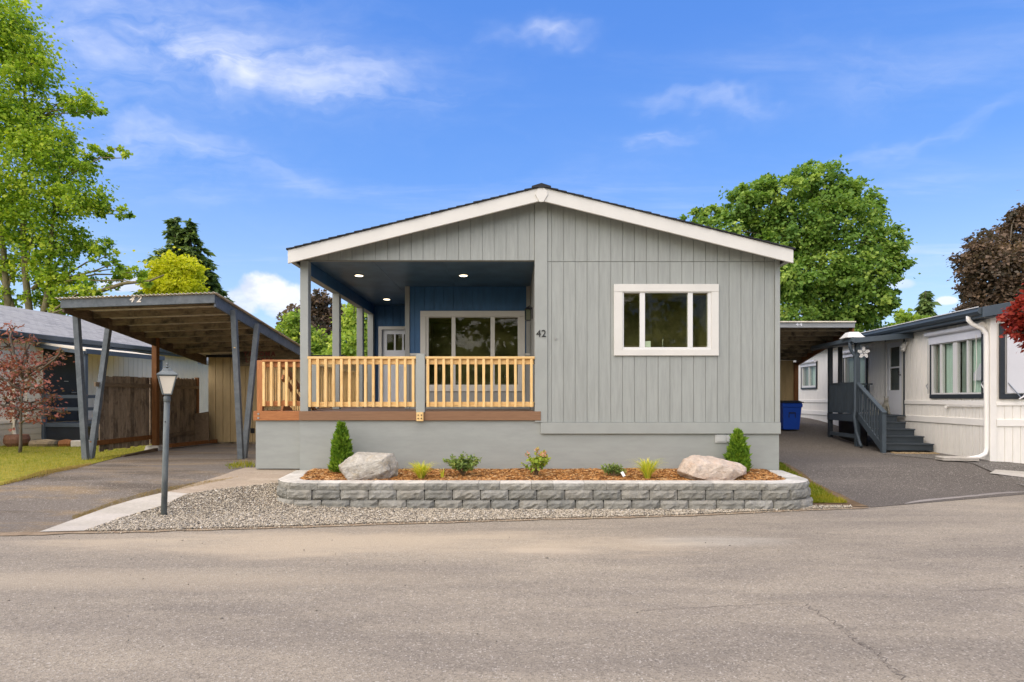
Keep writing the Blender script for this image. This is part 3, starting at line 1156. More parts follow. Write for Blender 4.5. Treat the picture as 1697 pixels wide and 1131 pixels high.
# kitchen window in the front wall
kw = window(house, Matrix.Translation((0, 9.988, 0)), WX0, WX1, WZ0, WZ1, (.145, .125, .13, .105),
            [(fx(1033.5), fx(1060), fz(573), fz(489.5)), (fx(1068.5), fx(1139.5), fz(576), fz(486)), (fx(1147.5), fx(1172.5), fz(573), fz(489.5))],
            M_white, M_vinyl, M_glass, depth=.9)
MB().box(fx(1069.5), fx(1078.5), HY + .012, HY + .016, fz(575.5), fz(565.5)).build('window_sticker', paint('pale_sticker', (.62, .72, .62), .5, .1), kw)
tp = MB().tube([(fx(1098, 10.3), 10.3, 2.3), (fx(1098, 10.3), 10.3, 2.62), (fx(1099, 10.3), 10.32, 2.68), (fx(1101, 10.3), 10.36, 2.70), (fx(1102, 10.3), 10.40, 2.66)], .012, 6)
tp.build('kitchen_tap', M_steel, kw, smooth=True)

# house number 42
for ch, u in (('4', 892.5), ('2', 901)):
    me = text_mesh(ch, .172, .006)
    o = link('house_number', me, M_black, house, (fx(u), 9.960, fz(554)))
    o.rotation_euler = (R(90), 0, 0)
MB().box(fx(919.5), fx(922), 9.975, 9.987, fz(563.5), fz(559.5)).build('wall_screw_cap', M_shadegrey, house)

# porch: walls, ceiling, beam, posts, floor
YW, YD, XC = 12.33, 14.85, -2.25
b = MB()
b.box(HX0 + .002, .395, 10.10, 15.0, 3.98, 4.02)
pc = b.build('porch_ceiling', M_ceil, house)
for k in range(1, 4):
    xx = HX0 + k * 1.22
    MB().box(xx - .018, xx + .018, 10.11, YD, 3.976, 3.98).build('ceiling_batten', M_ceil, pc)
for k, (u, v_) in enumerate(((595, 456.5), (768, 456.5), (641, 496))):
    Y = (3.975 - CAMZ) * F / (V0 - v_)
    c = (fx(u, Y), Y, 3.976)
    rl = MB().lathe((c[0], c[1], c[2] - .012), [(.085, .012), (.095, .006), (.088, .0), (.075, .002)], 20).build('recessed_light', M_white, pc, smooth=True)
    MB().lathe((c[0], c[1], c[2] - .0135), [(.074, .0), (.074, .0012)], 20).build('lit_lens', emit('warm_led', (1.0, .86, .62), 3.2), rl)

WIN2 = (fx(697, YW), fx(870, YW), fz(649, YW), fz(516, YW))
i0, i1, j0, j1 = WIN2[0] + .10, WIN2[1] - .10, WIN2[2] + .1, WIN2[3] - .1
b = MB()
b.box(XC, i0, YW, YW + .1, 1.36, 3.98)
b.box(i1, .39, YW, YW + .1, 1.36, 3.98)
b.box(i0, i1, YW, YW + .1, 1.36, j0)
b.box(i0, i1, YW, YW + .1, j1, 3.98)
b.box(XC, XC + .1, YW + .1, YD, 1.36, 3.98)
pw = b.build('porch_wall', M_blue, house)
# grooved boards of the navy wall
ZL = fz(586, YW)
gxs = [XC + .095] + [x for x in np.arange(XC + .2, .33, .2032)] + [.39]
for x0, x1 in zip(gxs[:-1], gxs[1:]):
    x0, x1 = x0 + .005, x1 - .005
    top = 3.975
    zb = ZL
    if x1 > WIN2[0] + .06 and x0 < WIN2[1] - .06:
        zb = WIN2[3] - .06
    if x0 < WIN2[0] + .06 < x1 or x0 < WIN2[1] - .06 < x1:
        cx_ = WIN2[0] + .06 if x0 < WIN2[0] + .06 < x1 else WIN2[1] - .06
        l_in = cx_ == WIN2[1] - .06
        m = MB()
        m.box(x0, cx_, YW - .013, YW, (WIN2[3] - .06) if l_in else ZL, top)
        m.box(cx_, x1, YW - .013, YW, ZL if l_in else (WIN2[3] - .06), top)
        m.build('siding_board', M_blue, pw)
    else:
        MB().box(x0, x1, YW - .013, YW, zb, top).build('siding_board', M_blue, pw)
# grey wainscot below the navy
b = MB()
b.box(XC + .09, WIN2[0], YW - .03, YW, ZL - .05, ZL)
b.box(WIN2[1], .385, YW - .03, YW, ZL - .05, ZL)
b.build('trim_board', M_casing, house, .003)
b = MB()
b.box(XC + .09, WIN2[0] + .05, YW - .015, YW, 1.39, ZL - .05)
b.box(WIN2[1] - .05, .385, YW - .015, YW, 1.39, ZL - .05)
b.box(WIN2[0] + .05, WIN2[1] - .05, YW - .015, YW, 1.39, WIN2[2] + .05)
b.build('wainscot', M_shadegrey, house)
MB().box(XC - .008, XC + .088, YW - .035, YW + .0, 1.39, 3.978).build('trim_board', M_shadegrey, house, .003)
MB().box(.30, .386, YW - .04, YW - .016, ZL, 3.978).build('trim_board', M_shadegrey, house, .003)
window(house, Matrix.Translation((0, YW - .013, 0)), *WIN2, (.115, .115, .115, .115),
       [(fx(710.5, YW), fx(748.5, YW), fz(636, YW), fz(528.5, YW)), (fx(755, YW), fx(813, YW), fz(638, YW), fz(526.5, YW)), (fx(820, YW), fx(858, YW), fz(636, YW), fz(528.5, YW))],
       M_casing, M_casing, M_glass, depth=1.1)
# deep wall with the front door
DX0, DX1 = fx(633, YD), fx(633, YD) + .915
DZ1 = fz(547, YD)
b = MB()
b.box(HX0, DX0, YD, YD + .1, 1.36, 3.98)
b.box(DX1, XC, YD, YD + .1, 1.36, 3.98)
b.box(DX0, DX1, YD, YD + .1, DZ1, 3.98)
dw = b.build('porch_wall', M_blue, house)
gxs = list(np.arange(HX0 + .002, XC, .2032))
for x0, x1 in zip(gxs[:-1], gxs[1:]):
    zb = 1.39 if x1 < DX0 - .02 or x0 > DX1 + .02 else DZ1 + .02
    if x0 < DX0 < x1:
        zb = DZ1 + .02
    MB().box(x0 + .005, x1 - .005, YD - .012, YD, zb, 3.975).build('siding_board', M_blue, dw)
b = MB()
b.box(DX0 - .085, DX0, YD - .035, YD + .02, 1.39, DZ1 + .002)
b.box(DX1, DX1 + .085, YD - .035, YD + .02, 1.39, DZ1 + .002)
b.box(DX0 - .085, DX1 + .085, YD - .038, YD + .02, DZ1 + .002, DZ1 + .085)
b.build('door_casing', M_white, house, .003)
lx = [(fx(640.6, YD), fx(652.6, YD)), (fx(655.2, YD), fx(666.2, YD)), (fx(668.8, YD), fx(680, YD))]
lz0, lz1 = fz(580.6, YD), fz(554, YD)
b = MB()
b.box(DX0, DX1, YD + .03, YD + .07, 1.40, lz0)
b.box(DX0, DX1, YD + .03, YD + .07, lz1, DZ1)
pr = DX0
for a_, c_ in lx:
    b.box(pr, a_, YD + .03, YD + .07, lz0, lz1)
    pr = c_
b.box(pr, DX1, YD + .03, YD + .07, lz0, lz1)
fd = b.build('front_door', M_door, house)
for a_, c_ in lx:
    MB().box(a_, c_, YD + .045, YD + .05, lz0, lz1).build('pane', M_glass, fd)
MB().box(DX0, DX1, YD + .3, YD + .32, 1.4, DZ1).build('hallway_wall', M_room, fd)
for k in (0, 1):
    xa = DX0 + .11 + k * .39
    MB().box(xa, xa + .30, YD + .022, YD + .03, 1.55, 2.62).build('door_panel', M_door, fd, .008)
MB().tube([(DX0 + .84, YD + .03, 2.35), (DX0 + .84, YD - .03, 2.35), (DX0 + .75, YD - .03, 2.35)], .012, 6).build('handle', M_steel, fd)
# side wall of the kitchen part, wall lantern
MB().box(.39, .45, 10.10, YW + .1, 1.36, 3.98).build('porch_wall', M_shadegrey, house)
ly = 11.0
wl_ = MB()
wl_.box(.372, .389, ly - .05, ly + .05, 3.12, 3.33)
wl_.tube([(.375, ly, 3.30), (.33, ly, 3.36), (.30, ly, 3.345)], .009, 6)
wl_.frustum((.30, ly, 3.29), .062, 0, .02, .05)
wl_.frustum((.30, ly, 3.08), .055, 0, .055, .012)
for sx in (-1, 1):
    for sy in (-1, 1):
        wl_.beam((.30 + sx * .050, ly + sy * .050, 3.085), (.30 + sx * .053, ly + sy * .053, 3.295), .010, .010)
wlo = wl_.build('wall_lantern', M_black, house)
MB().frustum((.30, ly, 3.093), .046, 0, .049, .19).build('lantern_glass', M_glass, wlo)
# eave beam and posts
b = MB().box(HX0 + .005, HX0 + .14, 10.16, 15.0, 3.755, 3.978)
bm_ = b.build('eave_beam', M_blue, house, .003)
MB().box(HX0 - .012, HX0 + .004, 10.16, 15.0, 3.75, 3.975).build('beam_face', M_trim, bm_)
MB().box(HX0 + .02, HX0 + .13, 10.16, 14.84, 3.742, 3.754).build('beam_underside', M_trim, bm_)
for yy in (10.075, 11.87, 13.72, 14.75):
    pz = 3.978 if yy < 10.1 else 3.741
    MB().box(HX0 - .002 + .004, HX0 + .142, yy - .072, yy + .072, 1.392, pz).build('porch_post', M_trim, house, .005)
# deck floor, fascia, rails
y = 10.05
src = None
while y < 14.8:
    x1 = .385 if y + .14 < YW - .02 else XC - .02
    if src is None:
        src = MB().box(HX0 + .15, x1, y, y + .136, 1.355, 1.388).build('deck_board', M_deck, house, .003)
    elif y + .14 < YW - .02:
        dup(src, house, Vector(((HX0 + .15 + .385) / 2, y + .068, 1.3715)))
    else:
        MB().box(HX0 + .15, x1, y, y + .136, 1.355, 1.388).build('deck_board', M_deck, house, .003)
    y += .142
MB().box(HX0, fx(896), 9.955, 9.998, fz(697), fz(682)).build('deck_fascia', M_compo, house, .004)
mp_ = MB().box(fx(690.3), fx(705), 9.93, 10.07, 1.375, fz(587.5)).build('rail_post', M_trim, house, .006)
bk = MB().box(fx(691.5), fx(703), 9.90, 9.953, fz(698), fz(683.5)).build('post_bracket', M_fir, mp_, .004)
for a_ in (694.5, 700):
    for c_ in (688, 693.5):
        MB().tube([(fx(a_), 9.902, fz(c_)), (fx(a_), 9.892, fz(c_))], .011, 8).build('bolt', M_black, bk)
cen = lambda q: fx(400 + q / 3.263)
rails_x(house, HX0 + .145, fx(690), 9.995, fz(591.3), fz(674.5), [cen(q + 1) for q in (373, 416, 459, 501, 544, 587, 630, 673, 715, 758, 801, 843, 887, 930)], M_fir_x, M_fir)
rails_x(house, fx(705.3), fx(886), 9.995, fz(591.3), fz(674.5), [cen(q + 1) for q in (1009, 1052, 1095, 1138, 1182, 1225, 1268, 1310, 1353, 1395, 1438, 1481, 1524, 1567)], M_fir_x, M_fir)
for u in (689.5, 705.8, 885.3, 511.5):
    for vv in (600, 671):
        MB().box(fx(u) - .008, fx(u) + .008, 9.998, 10.045, fz(vv + 3.5), fz(vv - 3.5)).build('rail_bracket', M_black, house)

# ------------------------------------------------------------------ side deck with its own rail and stair
SX0, SX1 = -4.45, HX0 - .016
sd = thing('side_deck', 'narrow side deck with orange cedar edge and new wood rail, beside the porch', 'deck', (-4.05, 10.2, .38))
MB().box(SX0 + .01, SX1, 10.10, 10.14, fz(777, 10.1), fz(697, 10.1)).build('skirting', M_skirt, sd)
MB().box(SX0 + .01, SX0 + .05, 10.14, 18, .38, fz(697, 10.1)).build('skirting', M_skirt, sd)
MB().box(SX0 - .012, SX1, 10.05, 10.098, fz(697, 10.1), fz(681.5, 10.1)).build('deck_fascia', M_cedar_x, sd, .004)
MB().box(SX0 - .012, SX0 + .03, 10.1, 18, fz(697, 10.1), fz(681.5, 10.1)).build('deck_fascia', M_cedar_x, sd, .004)
for vv in (686.5, 693):
    MB().tube([(fx(428.5, 10.05), 10.051, fz(vv, 10.05)), (fx(428.5, 10.05), 10.04, fz(vv, 10.05))], .018, 8).build('bolt', M_steel, sd)
y = 10.14
src = None
while y < 17.9:
    if src is None:
        src = MB().box(SX0, SX1, y, y + .136, 1.345, 1.38).build('deck_board', M_deck, sd)
    else:
        dup(src, sd, Vector(((SX0 + SX1) / 2, y + .068, 1.3625)))
    y += .142
    if 11.0 < y < 12.9:
        y = 12.95
MB().box(fx(425, 10.1), fx(434, 10.1), 10.11, 10.20, 1.381, fz(597.5, 10.1)).build('corner_post', M_cedar_z, sd, .005)
c2 = lambda q: fx(320 + q / 8.08, 10.1)
rails_x(sd, fx(434.2, 10.1), SX1, 10.15, fz(596.8, 10.15), fz(673.2, 10.15), [c2(q) for q in (940, 1043, 1147, 1245, 1350)], M_cedar_x, M_fir, capmat=M_cedar_x, cap=.035)
rails_y(sd, SX0 + .05, 10.2, 10.86, 2.28, 1.46, list(np.arange(10.26, 10.86, .098)), M_cedar_x, M_fir)
MB().box(SX0 + .0, SX0 + .12, 12.95, 13.08, 1.381, 2.36).build('newel_post', M_trim, sd, .005)
rails_y(sd, SX0 + .06, 13.09, 17.9, 2.36, 1.48, list(np.arange(13.16, 17.8, .15)), M_fir_y, M_fir)
MB().box(SX0 + .0, SX0 + .11, 15.4, 15.5, 1.381, 2.33).build('newel_post', M_trim, sd, .005)
# stair going down along the carport side, with a sloping rail
st = MB()
st.beam((SX0 + .12, 11.0, 2.26), (SX0 + .12, 12.9, 1.28), .06, .10)
st.beam((SX0 + .12, 11.0, 2.02), (SX0 + .12, 12.9, 1.04), .04, .10)
st.beam((SX0 + .12, 11.0, 1.48), (SX0 + .12, 12.9, .60), .04, .22)
sto = st.build('stair_rail', M_cedar_x, sd)
for k in range(16):
    yy = 11.1 + k * .115
    zt = 2.26 - (yy - 11.0) * .516
    MB().box(SX0 + .09, SX0 + .13, yy - .02, yy + .02, zt - .82, zt - .05).build('baluster', M_fir, sto)
for k in range(5):
    MB().box(SX0 + .14, SX1 - .05, 11.15 + k * .32, 11.15 + k * .32 + .28, 1.38 - (k + 1) * .19, 1.42 - (k + 1) * .19).build('stair_tread', M_deck, sd)

# ------------------------------------------------------------------ retaining wall of split-face blocks
WALLZ = (-.012, .140, .291, .386)
rw = thing('retaining_wall', 'low curved planter wall of grey split-face blocks with flat pale caps', 'retaining wall', (.5, 8.6, 0))


def block_mat(name, base, patina, rough_bump):
    t = NT(name)
    v_ = t.coords((1, 1, 1))
    n1 = t.noise(v_, 9, 6, .7, .5)
    n2 = t.noise(v_, 34, 5, .7)
    col = t.mix(t.rng(n1, .3, .7), sc(base, .78), sc(base, 1.18))
    col = t.mix(t.math('MULTIPLY', t.rng(n2, .5, .75), .45), col, sc(base, .55))
    col = t.mix(t.math('MULTIPLY', t.rng(t.noise(v_, 4, 4, .6), .5, .7), .5), col, patina)
    oi = t.n('ShaderNodeObjectInfo')
    col = t.mix(1.0, col, t.ramp(oi.outputs['Random'], [(0, (.70, .71, .71)), (.4, (.86, .85, .82)), (.75, (.97, .95, .92)), (1, (1, 1, 1))]), 'MULTIPLY')
    t.bump(t.math('ADD', n1, t.math('MULTIPLY', n2, .5)), rough_bump, .03)
    return t.done(col, .92, .15)


M_block = block_mat('split_block', (.315, .31, .28), (.38, .36, .31), 1.0)
M_cap = block_mat('cap_stone', (.60, .585, .54), (.66, .63, .57), .2)
M_capface = block_mat('cap_face', (.34, .335, .30), (.40, .38, .33), 1.0)


def block_mesh(w, h, d, seed, rough=.013, taper=.03):
    """front face at y=0 (outwards = -y), x centred, z from 0"""
    r = random.Random(seed)
    nx_, nz_ = 7, 4
    vs, fs = [], []
    for j in range(nz_ + 1):
        for i in range(nx_ + 1):
            a, c = i / nx_, j / nz_
            x = (a - .5) * w
            edge = min(a, 1 - a, c * .8, (1 - c) * .8)
            bul = -.034 * min(1, edge / .16)
            yy = bul + (r.uniform(-rough, rough) if edge > 0 else r.uniform(-.006, .006))
            if edge == 0:
                x *= 1 - taper * (1 if c in (0, 1) else 0)
            vs.append((x, yy, c * h))
    for j in range(nz_):
        for i in range(nx_):
            p = j * (nx_ + 1) + i
            fs.append((p, p + 1, p + nx_ + 2, p + nx_ + 1))
    n = len(vs)
    vs += [(-w / 2 * .9, d, 0), (w / 2 * .9, d, 0), (w / 2 * .9, d, h), (-w / 2 * .9, d, h)]
    bl = [i for i in range(nx_ + 1)]
    tl = [nz_ * (nx_ + 1) + i for i in range(nx_ + 1)]
    ll = [j * (nx_ + 1) for j in range(nz_ + 1)]
    rl = [j * (nx_ + 1) + nx_ for j in range(nz_ + 1)]
    fs.append(tuple(bl[::-1]) + (n, n + 1))
    fs.append(tuple(tl) + (n + 2, n + 3))
    fs.append(tuple(ll) + (n + 3, n))
    fs.append(tuple(rl[::-1]) + (n + 1, n + 2))
    fs.append((n + 1, n, n + 3, n + 2))
    me = bpy.data.meshes.new('block')
    me.from_pydata(vs, [], fs)
    me.update()
    return me


def wall_path(off):
    """plan line of the wall face, from the left house corner round the front to the right corner"""
    pts = []
    yf = 8.47 - off
    xl, xr = -3.58 - off, 4.52 + off
    rad = .62 + off
    pts.append((xl - .10, 9.96))
    pts.append((xl, 8.47 + .62))
    for k in range(1, 10):
        a = math.pi + (math.pi / 2) * k / 10
        pts.append((xl + rad + rad * math.cos(a), yf + rad + rad * math.sin(a)))
    pts.append((xl + rad, yf))
    pts.append((xr - rad, yf - .02))
    for k in range(1, 10):
        a = -math.pi / 2 + (math.pi / 2) * k / 10
        pts.append((xr - rad + rad * math.cos(a), yf - .02 + rad + rad * math.sin(a)))
    pts.append((xr, 8.47 + .62))
    pts.append((xr + .08, 9.96))
    return pts


def walk_path(pts, s):
    for a, b_ in zip(pts[:-1], pts[1:]):
        a, b_ = Vector(a), Vector(b_)
        L = (b_ - a).length
        if s <= L:
            return a + (b_ - a) * (s / L), (b_ - a).normalized()
        s -= L
    return Vector(pts[-1]), (Vector(pts[-1]) - Vector(pts[-2])).normalized()


def plen(pts):
    return sum((Vector(b_) - Vector(a)).length for a, b_ in zip(pts[:-1], pts[1:]))


BW = .408
variants = [block_mesh(BW - .008, .149, .22, 50 + i) for i in range(9)]
rb_ = random.Random(9)
for course in range(2):
    off = .030 if course == 0 else .0
    pth = wall_path(off)
    L = plen(pth)
    s = .06 + (0 if course == 0 else BW * .52)
    while s + BW / 2 < L + .1:
        pos, d = walk_path(pth, min(s + BW / 2, L - .01))
        me = variants[rb_.randrange(9)]
        o = link('block', me, M_block, rw, (pos.x, pos.y, WALLZ[course]))
        o.rotation_euler = (R(rb_.uniform(-.6, .6)), R(rb_.uniform(-.4, .4)), math.atan2(d.y, d.x))
        s += BW
# caps follow the curve: each stone is a wedge with a split front edge and a smooth top
cp = wall_path(.012)
L = plen(cp)
s = 0.0
k = 0
while s < L - .02:
    w = .46 if k % 2 == 0 else .315
    s1_ = min(s + w, L)
    if L - s1_ < .15:
        s1_ = L
    nseg = 6
    vs = []
    r = random.Random(300 + k)
    hgt = WALLZ[3] - WALLZ[2]
    for i in range(nseg + 1):
        q = s + .003 + (s1_ - s - .006) * i / nseg
        pos, d = walk_path(cp, q)
        nrm = Vector((d.y, -d.x))
        ja = r.uniform(-.010, .012) if 0 < i < nseg else -.002
        jb = r.uniform(-.004, .006) if 0 < i < nseg else -.002
        jm = r.uniform(.0, .026) if 0 < i < nseg else .004
        inner = pos - nrm * .295
        for p_, zz in ((pos + nrm * ja, WALLZ[2]), (pos + nrm * (jm), WALLZ[2] + hgt * .55), (pos + nrm * jb, WALLZ[3] - .003), (pos - nrm * .02, WALLZ[3]), (inner, WALLZ[3]), (inner, WALLZ[2])):
            vs.append((p_.x, p_.y, zz))
    fs, mi = [], []
    for i in range(nseg):
        for j in range(6):
            j2 = (j + 1) % 6
            fs.append((i * 6 + j, (i + 1) * 6 + j, (i + 1) * 6 + j2, i * 6 + j2))
            mi.append(1 if j in (0, 1) else 0)
    fs.append((0, 1, 2, 3, 4, 5))
    fs.append(tuple(nseg * 6 + j for j in (5, 4, 3, 2, 1, 0)))
    mi += [0, 0]
    c = np.array(vs).mean(0)
    me = bpy.data.meshes.new('cap_stone')
    me.from_pydata([tuple(np.array(p_) - c) for p_ in vs], [], fs)
    me.materials.append(M_cap)
    me.materials.append(M_capface)
    me.polygons.foreach_set('material_index', mi)
    me.update()
    link('cap_stone', me, None, rw, tuple(c))
    s = s1_
    k += 1

# bark mulch inside
bed = [tuple(Vector(p_)) for p_ in wall_path(-.27)]
bed = [(bed[0][0], 9.99)] + bed[1:-1] + [(bed[-1][0], 9.99)]


def bedh(x, y):
    x, y = np.asarray(x, float), np.asarray(y, float)
    t = np.clip((y - 8.75) / 1.2, 0, 1)
    return .345 + .055 * t + np.array([.018 * noise.noise((a * 1.7, c_ * 1.7, 4)) for a, c_ in zip(np.ravel(x), np.ravel(y))]).reshape(x.shape)


sheet('mulch_bed', bed, M_mulchbase, 0.0, .15, None, 'structure', bedh)
M_chip = tintmat('bark_chips', [(0, (.09, .035, .010)), (.3, (.28, .115, .03)), (.6, (.45, .20, .055)), (.85, (.58, .31, .11)), (1, (.68, .46, .24))])
mp2 = sample_poly(bed, 17000, rg)
scatter_oct('bark_mulch', mp2, bedh(mp2[:, 0], mp2[:, 1]) + .008, .021, (1.7, .55, .28), M_chip, rg, rg.uniform(0, 1, len(mp2)), True)

# ------------------------------------------------------------------ foliage helpers
def unit(a):
    return a / np.maximum(np.linalg.norm(a, axis=-1, keepdims=True), 1e-6)


def leaf_quads(Pp, D, Nn, L, Wd, fold=.0):
    """diamond leaves: base at Pp, tip along D"""
    D = unit(D)
    Sd = unit(np.cross(D, Nn))
    L = np.asarray(L)[:, None]
    Wd = np.asarray(Wd)[:, None]
    up = np.cross(Sd, D)
    v0 = Pp
    v1 = Pp + D * L * .45 + Sd * Wd + up * fold * L
    v2 = Pp + D * L - up * fold * L
    v3 = Pp + D * L * .45 - Sd * Wd + up * fold * L
    V = np.stack([v0, v1, v2, v3], 1).reshape(-1, 3)
    n = len(Pp)
    return V, np.arange(4 * n).reshape(-1, 4)


def fol(name, parts, mat, parent):
    V = np.concatenate([p[0] for p in parts])
    off, Fs, T = 0, [], []
    for v_, f_, t_ in parts:
        Fs.append(f_ + off)
        off += len(v_)
        T.append(np.repeat(t_, len(v_) // len(t_)))
    return np_mesh(name, V, np.concatenate(Fs), mat, parent, np.concatenate(T))


def blob_crown(blobs, rg, n_leaf, L, W_, clump=26, flat=.7, droop=.25, shell=.45, sig=.2):
    """leaves gathered in clumps spread through the volume of a set of ellipsoid blobs"""
    w = np.array([b[1] ** 2 for b in blobs])
    w = w / w.sum()
    out = []
    for (c, r), ww in zip(blobs, w):
        n = int(n_leaf * ww)
        k = max(3, n // clump)
        u = unit(rg.normal(0, 1, (k, 3)))
        rad = r * (shell + (1 - shell) * rg.uniform(0, 1, (k, 1)) ** .6) * (1 + rg.normal(0, .12, (k, 1)))
        cc = np.array(c)[None] + u * rad * np.array([1, 1, .85])
        csz = r * sig * np.exp(rg.normal(0, .3, (k, 1)))
        ctint = np.clip(rg.normal(.5, .2, k), 0, 1)
        ii = rg.integers(0, k, n)
        p = cc[ii] + rg.normal(0, 1, (n, 3)) * csz[ii] * np.array([1, 1, flat])
        outw = unit(p - np.array(c)[None] + rg.normal(0, .4, (n, 3)) * r)
        D = unit(outw + rg.normal(0, .6, (n, 3)) + np.array([0, 0, -droop]))
        Nn = unit(outw * .9 + rg.normal(0, .38, (n, 3)) + np.array([0, 0, .6]))
        l = L * np.exp(rg.normal(0, .22, n))
        V, Fq = leaf_quads(p, D, Nn, l, l * W_, .06)
        ti = np.clip(ctint[ii] + rg.normal(0, .14, n), 0, 1)
        out.append((V, Fq, ti, cc))
    return out


M_bark = wood('grey_bark', (.07, .055, .04), (.13, .105, .075), (.19, .16, .12), (5, 5, 1.2), objvar=.1, bump=.9)
M_bark_l = wood('mossy_bark', (.10, .085, .04), (.19, .16, .075), (.27, .23, .13), (5, 5, 1.2), objvar=.1, bump=.9)


def limb(m, a, b_, r0, r1, rr, sag=.12, n=5):
    a, b_ = Vector(a), Vector(b_)
    L = (b_ - a).length
    side = Vector((rr.uniform(-1, 1), rr.uniform(-1, 1), rr.uniform(.2, 1))) * L * sag
    pts, rad = [], []
    for i in range(n + 1):
        t = i / n
        p = a.lerp(b_, t) + side * math.sin(math.pi * t) + Vector((rr.uniform(-1, 1), rr.uniform(-1, 1), rr.uniform(-1, 1))) * L * .02 * (0 < i < n)
        pts.append(p)
        rad.append(r0 + (r1 - r0) * t)
    m.tube(pts, rad, 6)


def px_blobs(px, Y, rg, dyf=1.0):
    out = []
    rmean = np.mean([b[2] for b in px]) * Y / F
    for (u, v, r) in px:
        yy = Y + rg.uniform(-1, 1) * rmean * dyf
        c = P(u, v, yy)
        out.append((tuple(c), r * yy / F))
    return out


def tree(name, label, cat, Y, base_u, px, leaf, n, mat, seed, trunk_r=.22, W_=.38, flat=.7, droop=.25, bark=None, stems=None, group=None, twigs=2, gz=None, shell=.45, sig=.2, clump=26, dyf=1.0, extra=None):
    rg_ = np.random.default_rng(seed)
    rr = random.Random(seed)
    bl = px_blobs(px, Y, rg_, dyf)
    bx = (base_u - U0) * Y / F
    z0 = float(gh(bx, Y)) - .05 if gz is None else gz
    root = thing(name, label, cat, (bx, Y, z0), group=group)
    cr = blob_crown(bl, rg_, n, leaf, W_, clump, flat, droop, shell, sig)
    cen = np.mean([b[0] for b in bl], 0)
    top = Vector((float(cen[0]) * .4 + bx * .6, Y, float(cen[2])))
    m = MB()
    stems = stems or [(bx, top)]
    ends = []
    for (sx, tp) in stems:
        b0 = Vector((sx, Y, z0))
        pts, rad = [], []
        for i in range(8):
            t = i / 7
            pts.append(b0.lerp(tp, t) + Vector((rr.uniform(-1, 1), rr.uniform(-1, 1), 0)) * trunk_r * .5 * (0 < i))
            rad.append(trunk_r * (1.15 if i == 0 else 1 - .72 * t))
        m.tube(pts, rad, 9)
        ends.append((pts, rad))
    for (c, r), part in zip(bl, cr):
        cv = Vector(c)
        pts, rad = min(ends, key=lambda e: min((p - cv).length for p in e[0]))
        cand = [i for i, p in enumerate(pts) if p.z < c[2] + .3 * r and i > 1] or [2]
        i = min(cand, key=lambda q: (pts[q] - cv).length + .35 * abs(pts[q].z - (c[2] - 1.2 * r)))
        limb(m, pts[i], cv, max(.02, rad[i] * .5), .02, rr)
        cc = part[3]
        for q in rr.sample(range(len(cc)), min(twigs, len(cc))):
            limb(m, cv - Vector((0, 0, .0)), Vector([float(x) for x in cc[q]]), .022, .006, rr, .1, 3)
    if extra:
        for pts, rad in extra:
            m.tube(pts, rad, 6)
    m.build('trunk', bark or M_bark, root, smooth=True)
    fol('crown', [(a, b_, c) for a, b_, c, _ in cr], mat, root)
    return root


def conifer(name, label, cat, Y, apexes, base_v, half_w, n, leaf, mat, seed, gz=None, group=None, droop=.5, W_=.16, pw=.8):
    rg_ = np.random.default_rng(seed)
    rr = random.Random(seed)
    u0 = np.mean([a[0] for a in apexes])
    bx = (u0 - U0) * Y / F
    z0 = float(gh(bx, Y)) - .05 if gz is None else gz
    root = thing(name, label, cat, (bx, Y, z0), group=group)
    m = MB()
    out = []
    for (u, v, sw) in apexes:
        ap = P(u, v, Y)
        zb = P(u, base_v, Y).z
        H = ap.z - zb
        Rm = half_w * sw * Y / F
        m.tube([(ap.x, Y, z0), (ap.x, Y, zb + H * .5), (ap.x, Y, ap.z - .05)], [Rm * .09 + .05, Rm * .05 + .03, .012], 8)
        nb = int(46 * (H / 6) ** .5) + 24
        for q in range(nb):
            t = (q + rr.random()) / nb
            zc = ap.z - H * t ** 1.0
            rad = Rm * (t ** pw) * rr.uniform(.62, 1.1) + .04
            az = rr.uniform(0, 2 * math.pi)
            dv = Vector((math.cos(az), math.sin(az), 0))
            a0 = Vector((ap.x, Y, zc + .1 * rad))
            a1 = a0 + dv * rad + Vector((0, 0, -rad * droop * .55))
            a2 = a0 + dv * rad * 1.12 + Vector((0, 0, -rad * droop * .45 + .03))
            m.tube([a0, a0.lerp(a1, .5) + Vector((0, 0, .06 * rad)), a1], [.012 + .02 * rad, .01 + .008 * rad, .004], 5)
            k = max(12, int(n / len(apexes) / nb * (.3 + 1.4 * t)))
            tt = rg_.uniform(.12, 1.05, k)
            base = np.array(a0)[None] + tt[:, None] * np.array(a1 - a0)[None] + np.array([0, 0, .06 * rad]) * np.sin(np.pi * np.clip(tt, 0, 1))[:, None]
            side = np.array([-dv.y, dv.x, 0])
            spread = rg_.normal(0, .17, k)[:, None] * rad * (1.15 - tt[:, None] * .75)
            p = base + side[None] * spread + rg_.normal(0, .03, (k, 3)) * rad
            p[:, 2] -= np.abs(spread[:, 0]) * .4
            D = np.array(dv)[None] * .7 + side[None] * np.sign(spread) * rg_.uniform(.2, .9, (k, 1)) + np.array([0, 0, -droop]) + rg_.normal(0, .3, (k, 3))
            Nn = unit(rg_.normal(0, .4, (k, 3)) + np.array([0, 0, 1.0]))
            l = leaf * np.exp(rg_.normal(0, .25, k))
            V, Fq = leaf_quads(p, D, Nn, l, l * W_, .02)
            out.append((V, Fq, np.clip(.35 + .35 * (tt - .5) + rg_.normal(0, .2, k), 0, 1)))
    m.build('trunk', M_bark, root, smooth=True)
    fol('crown', out, mat, root)
    return root


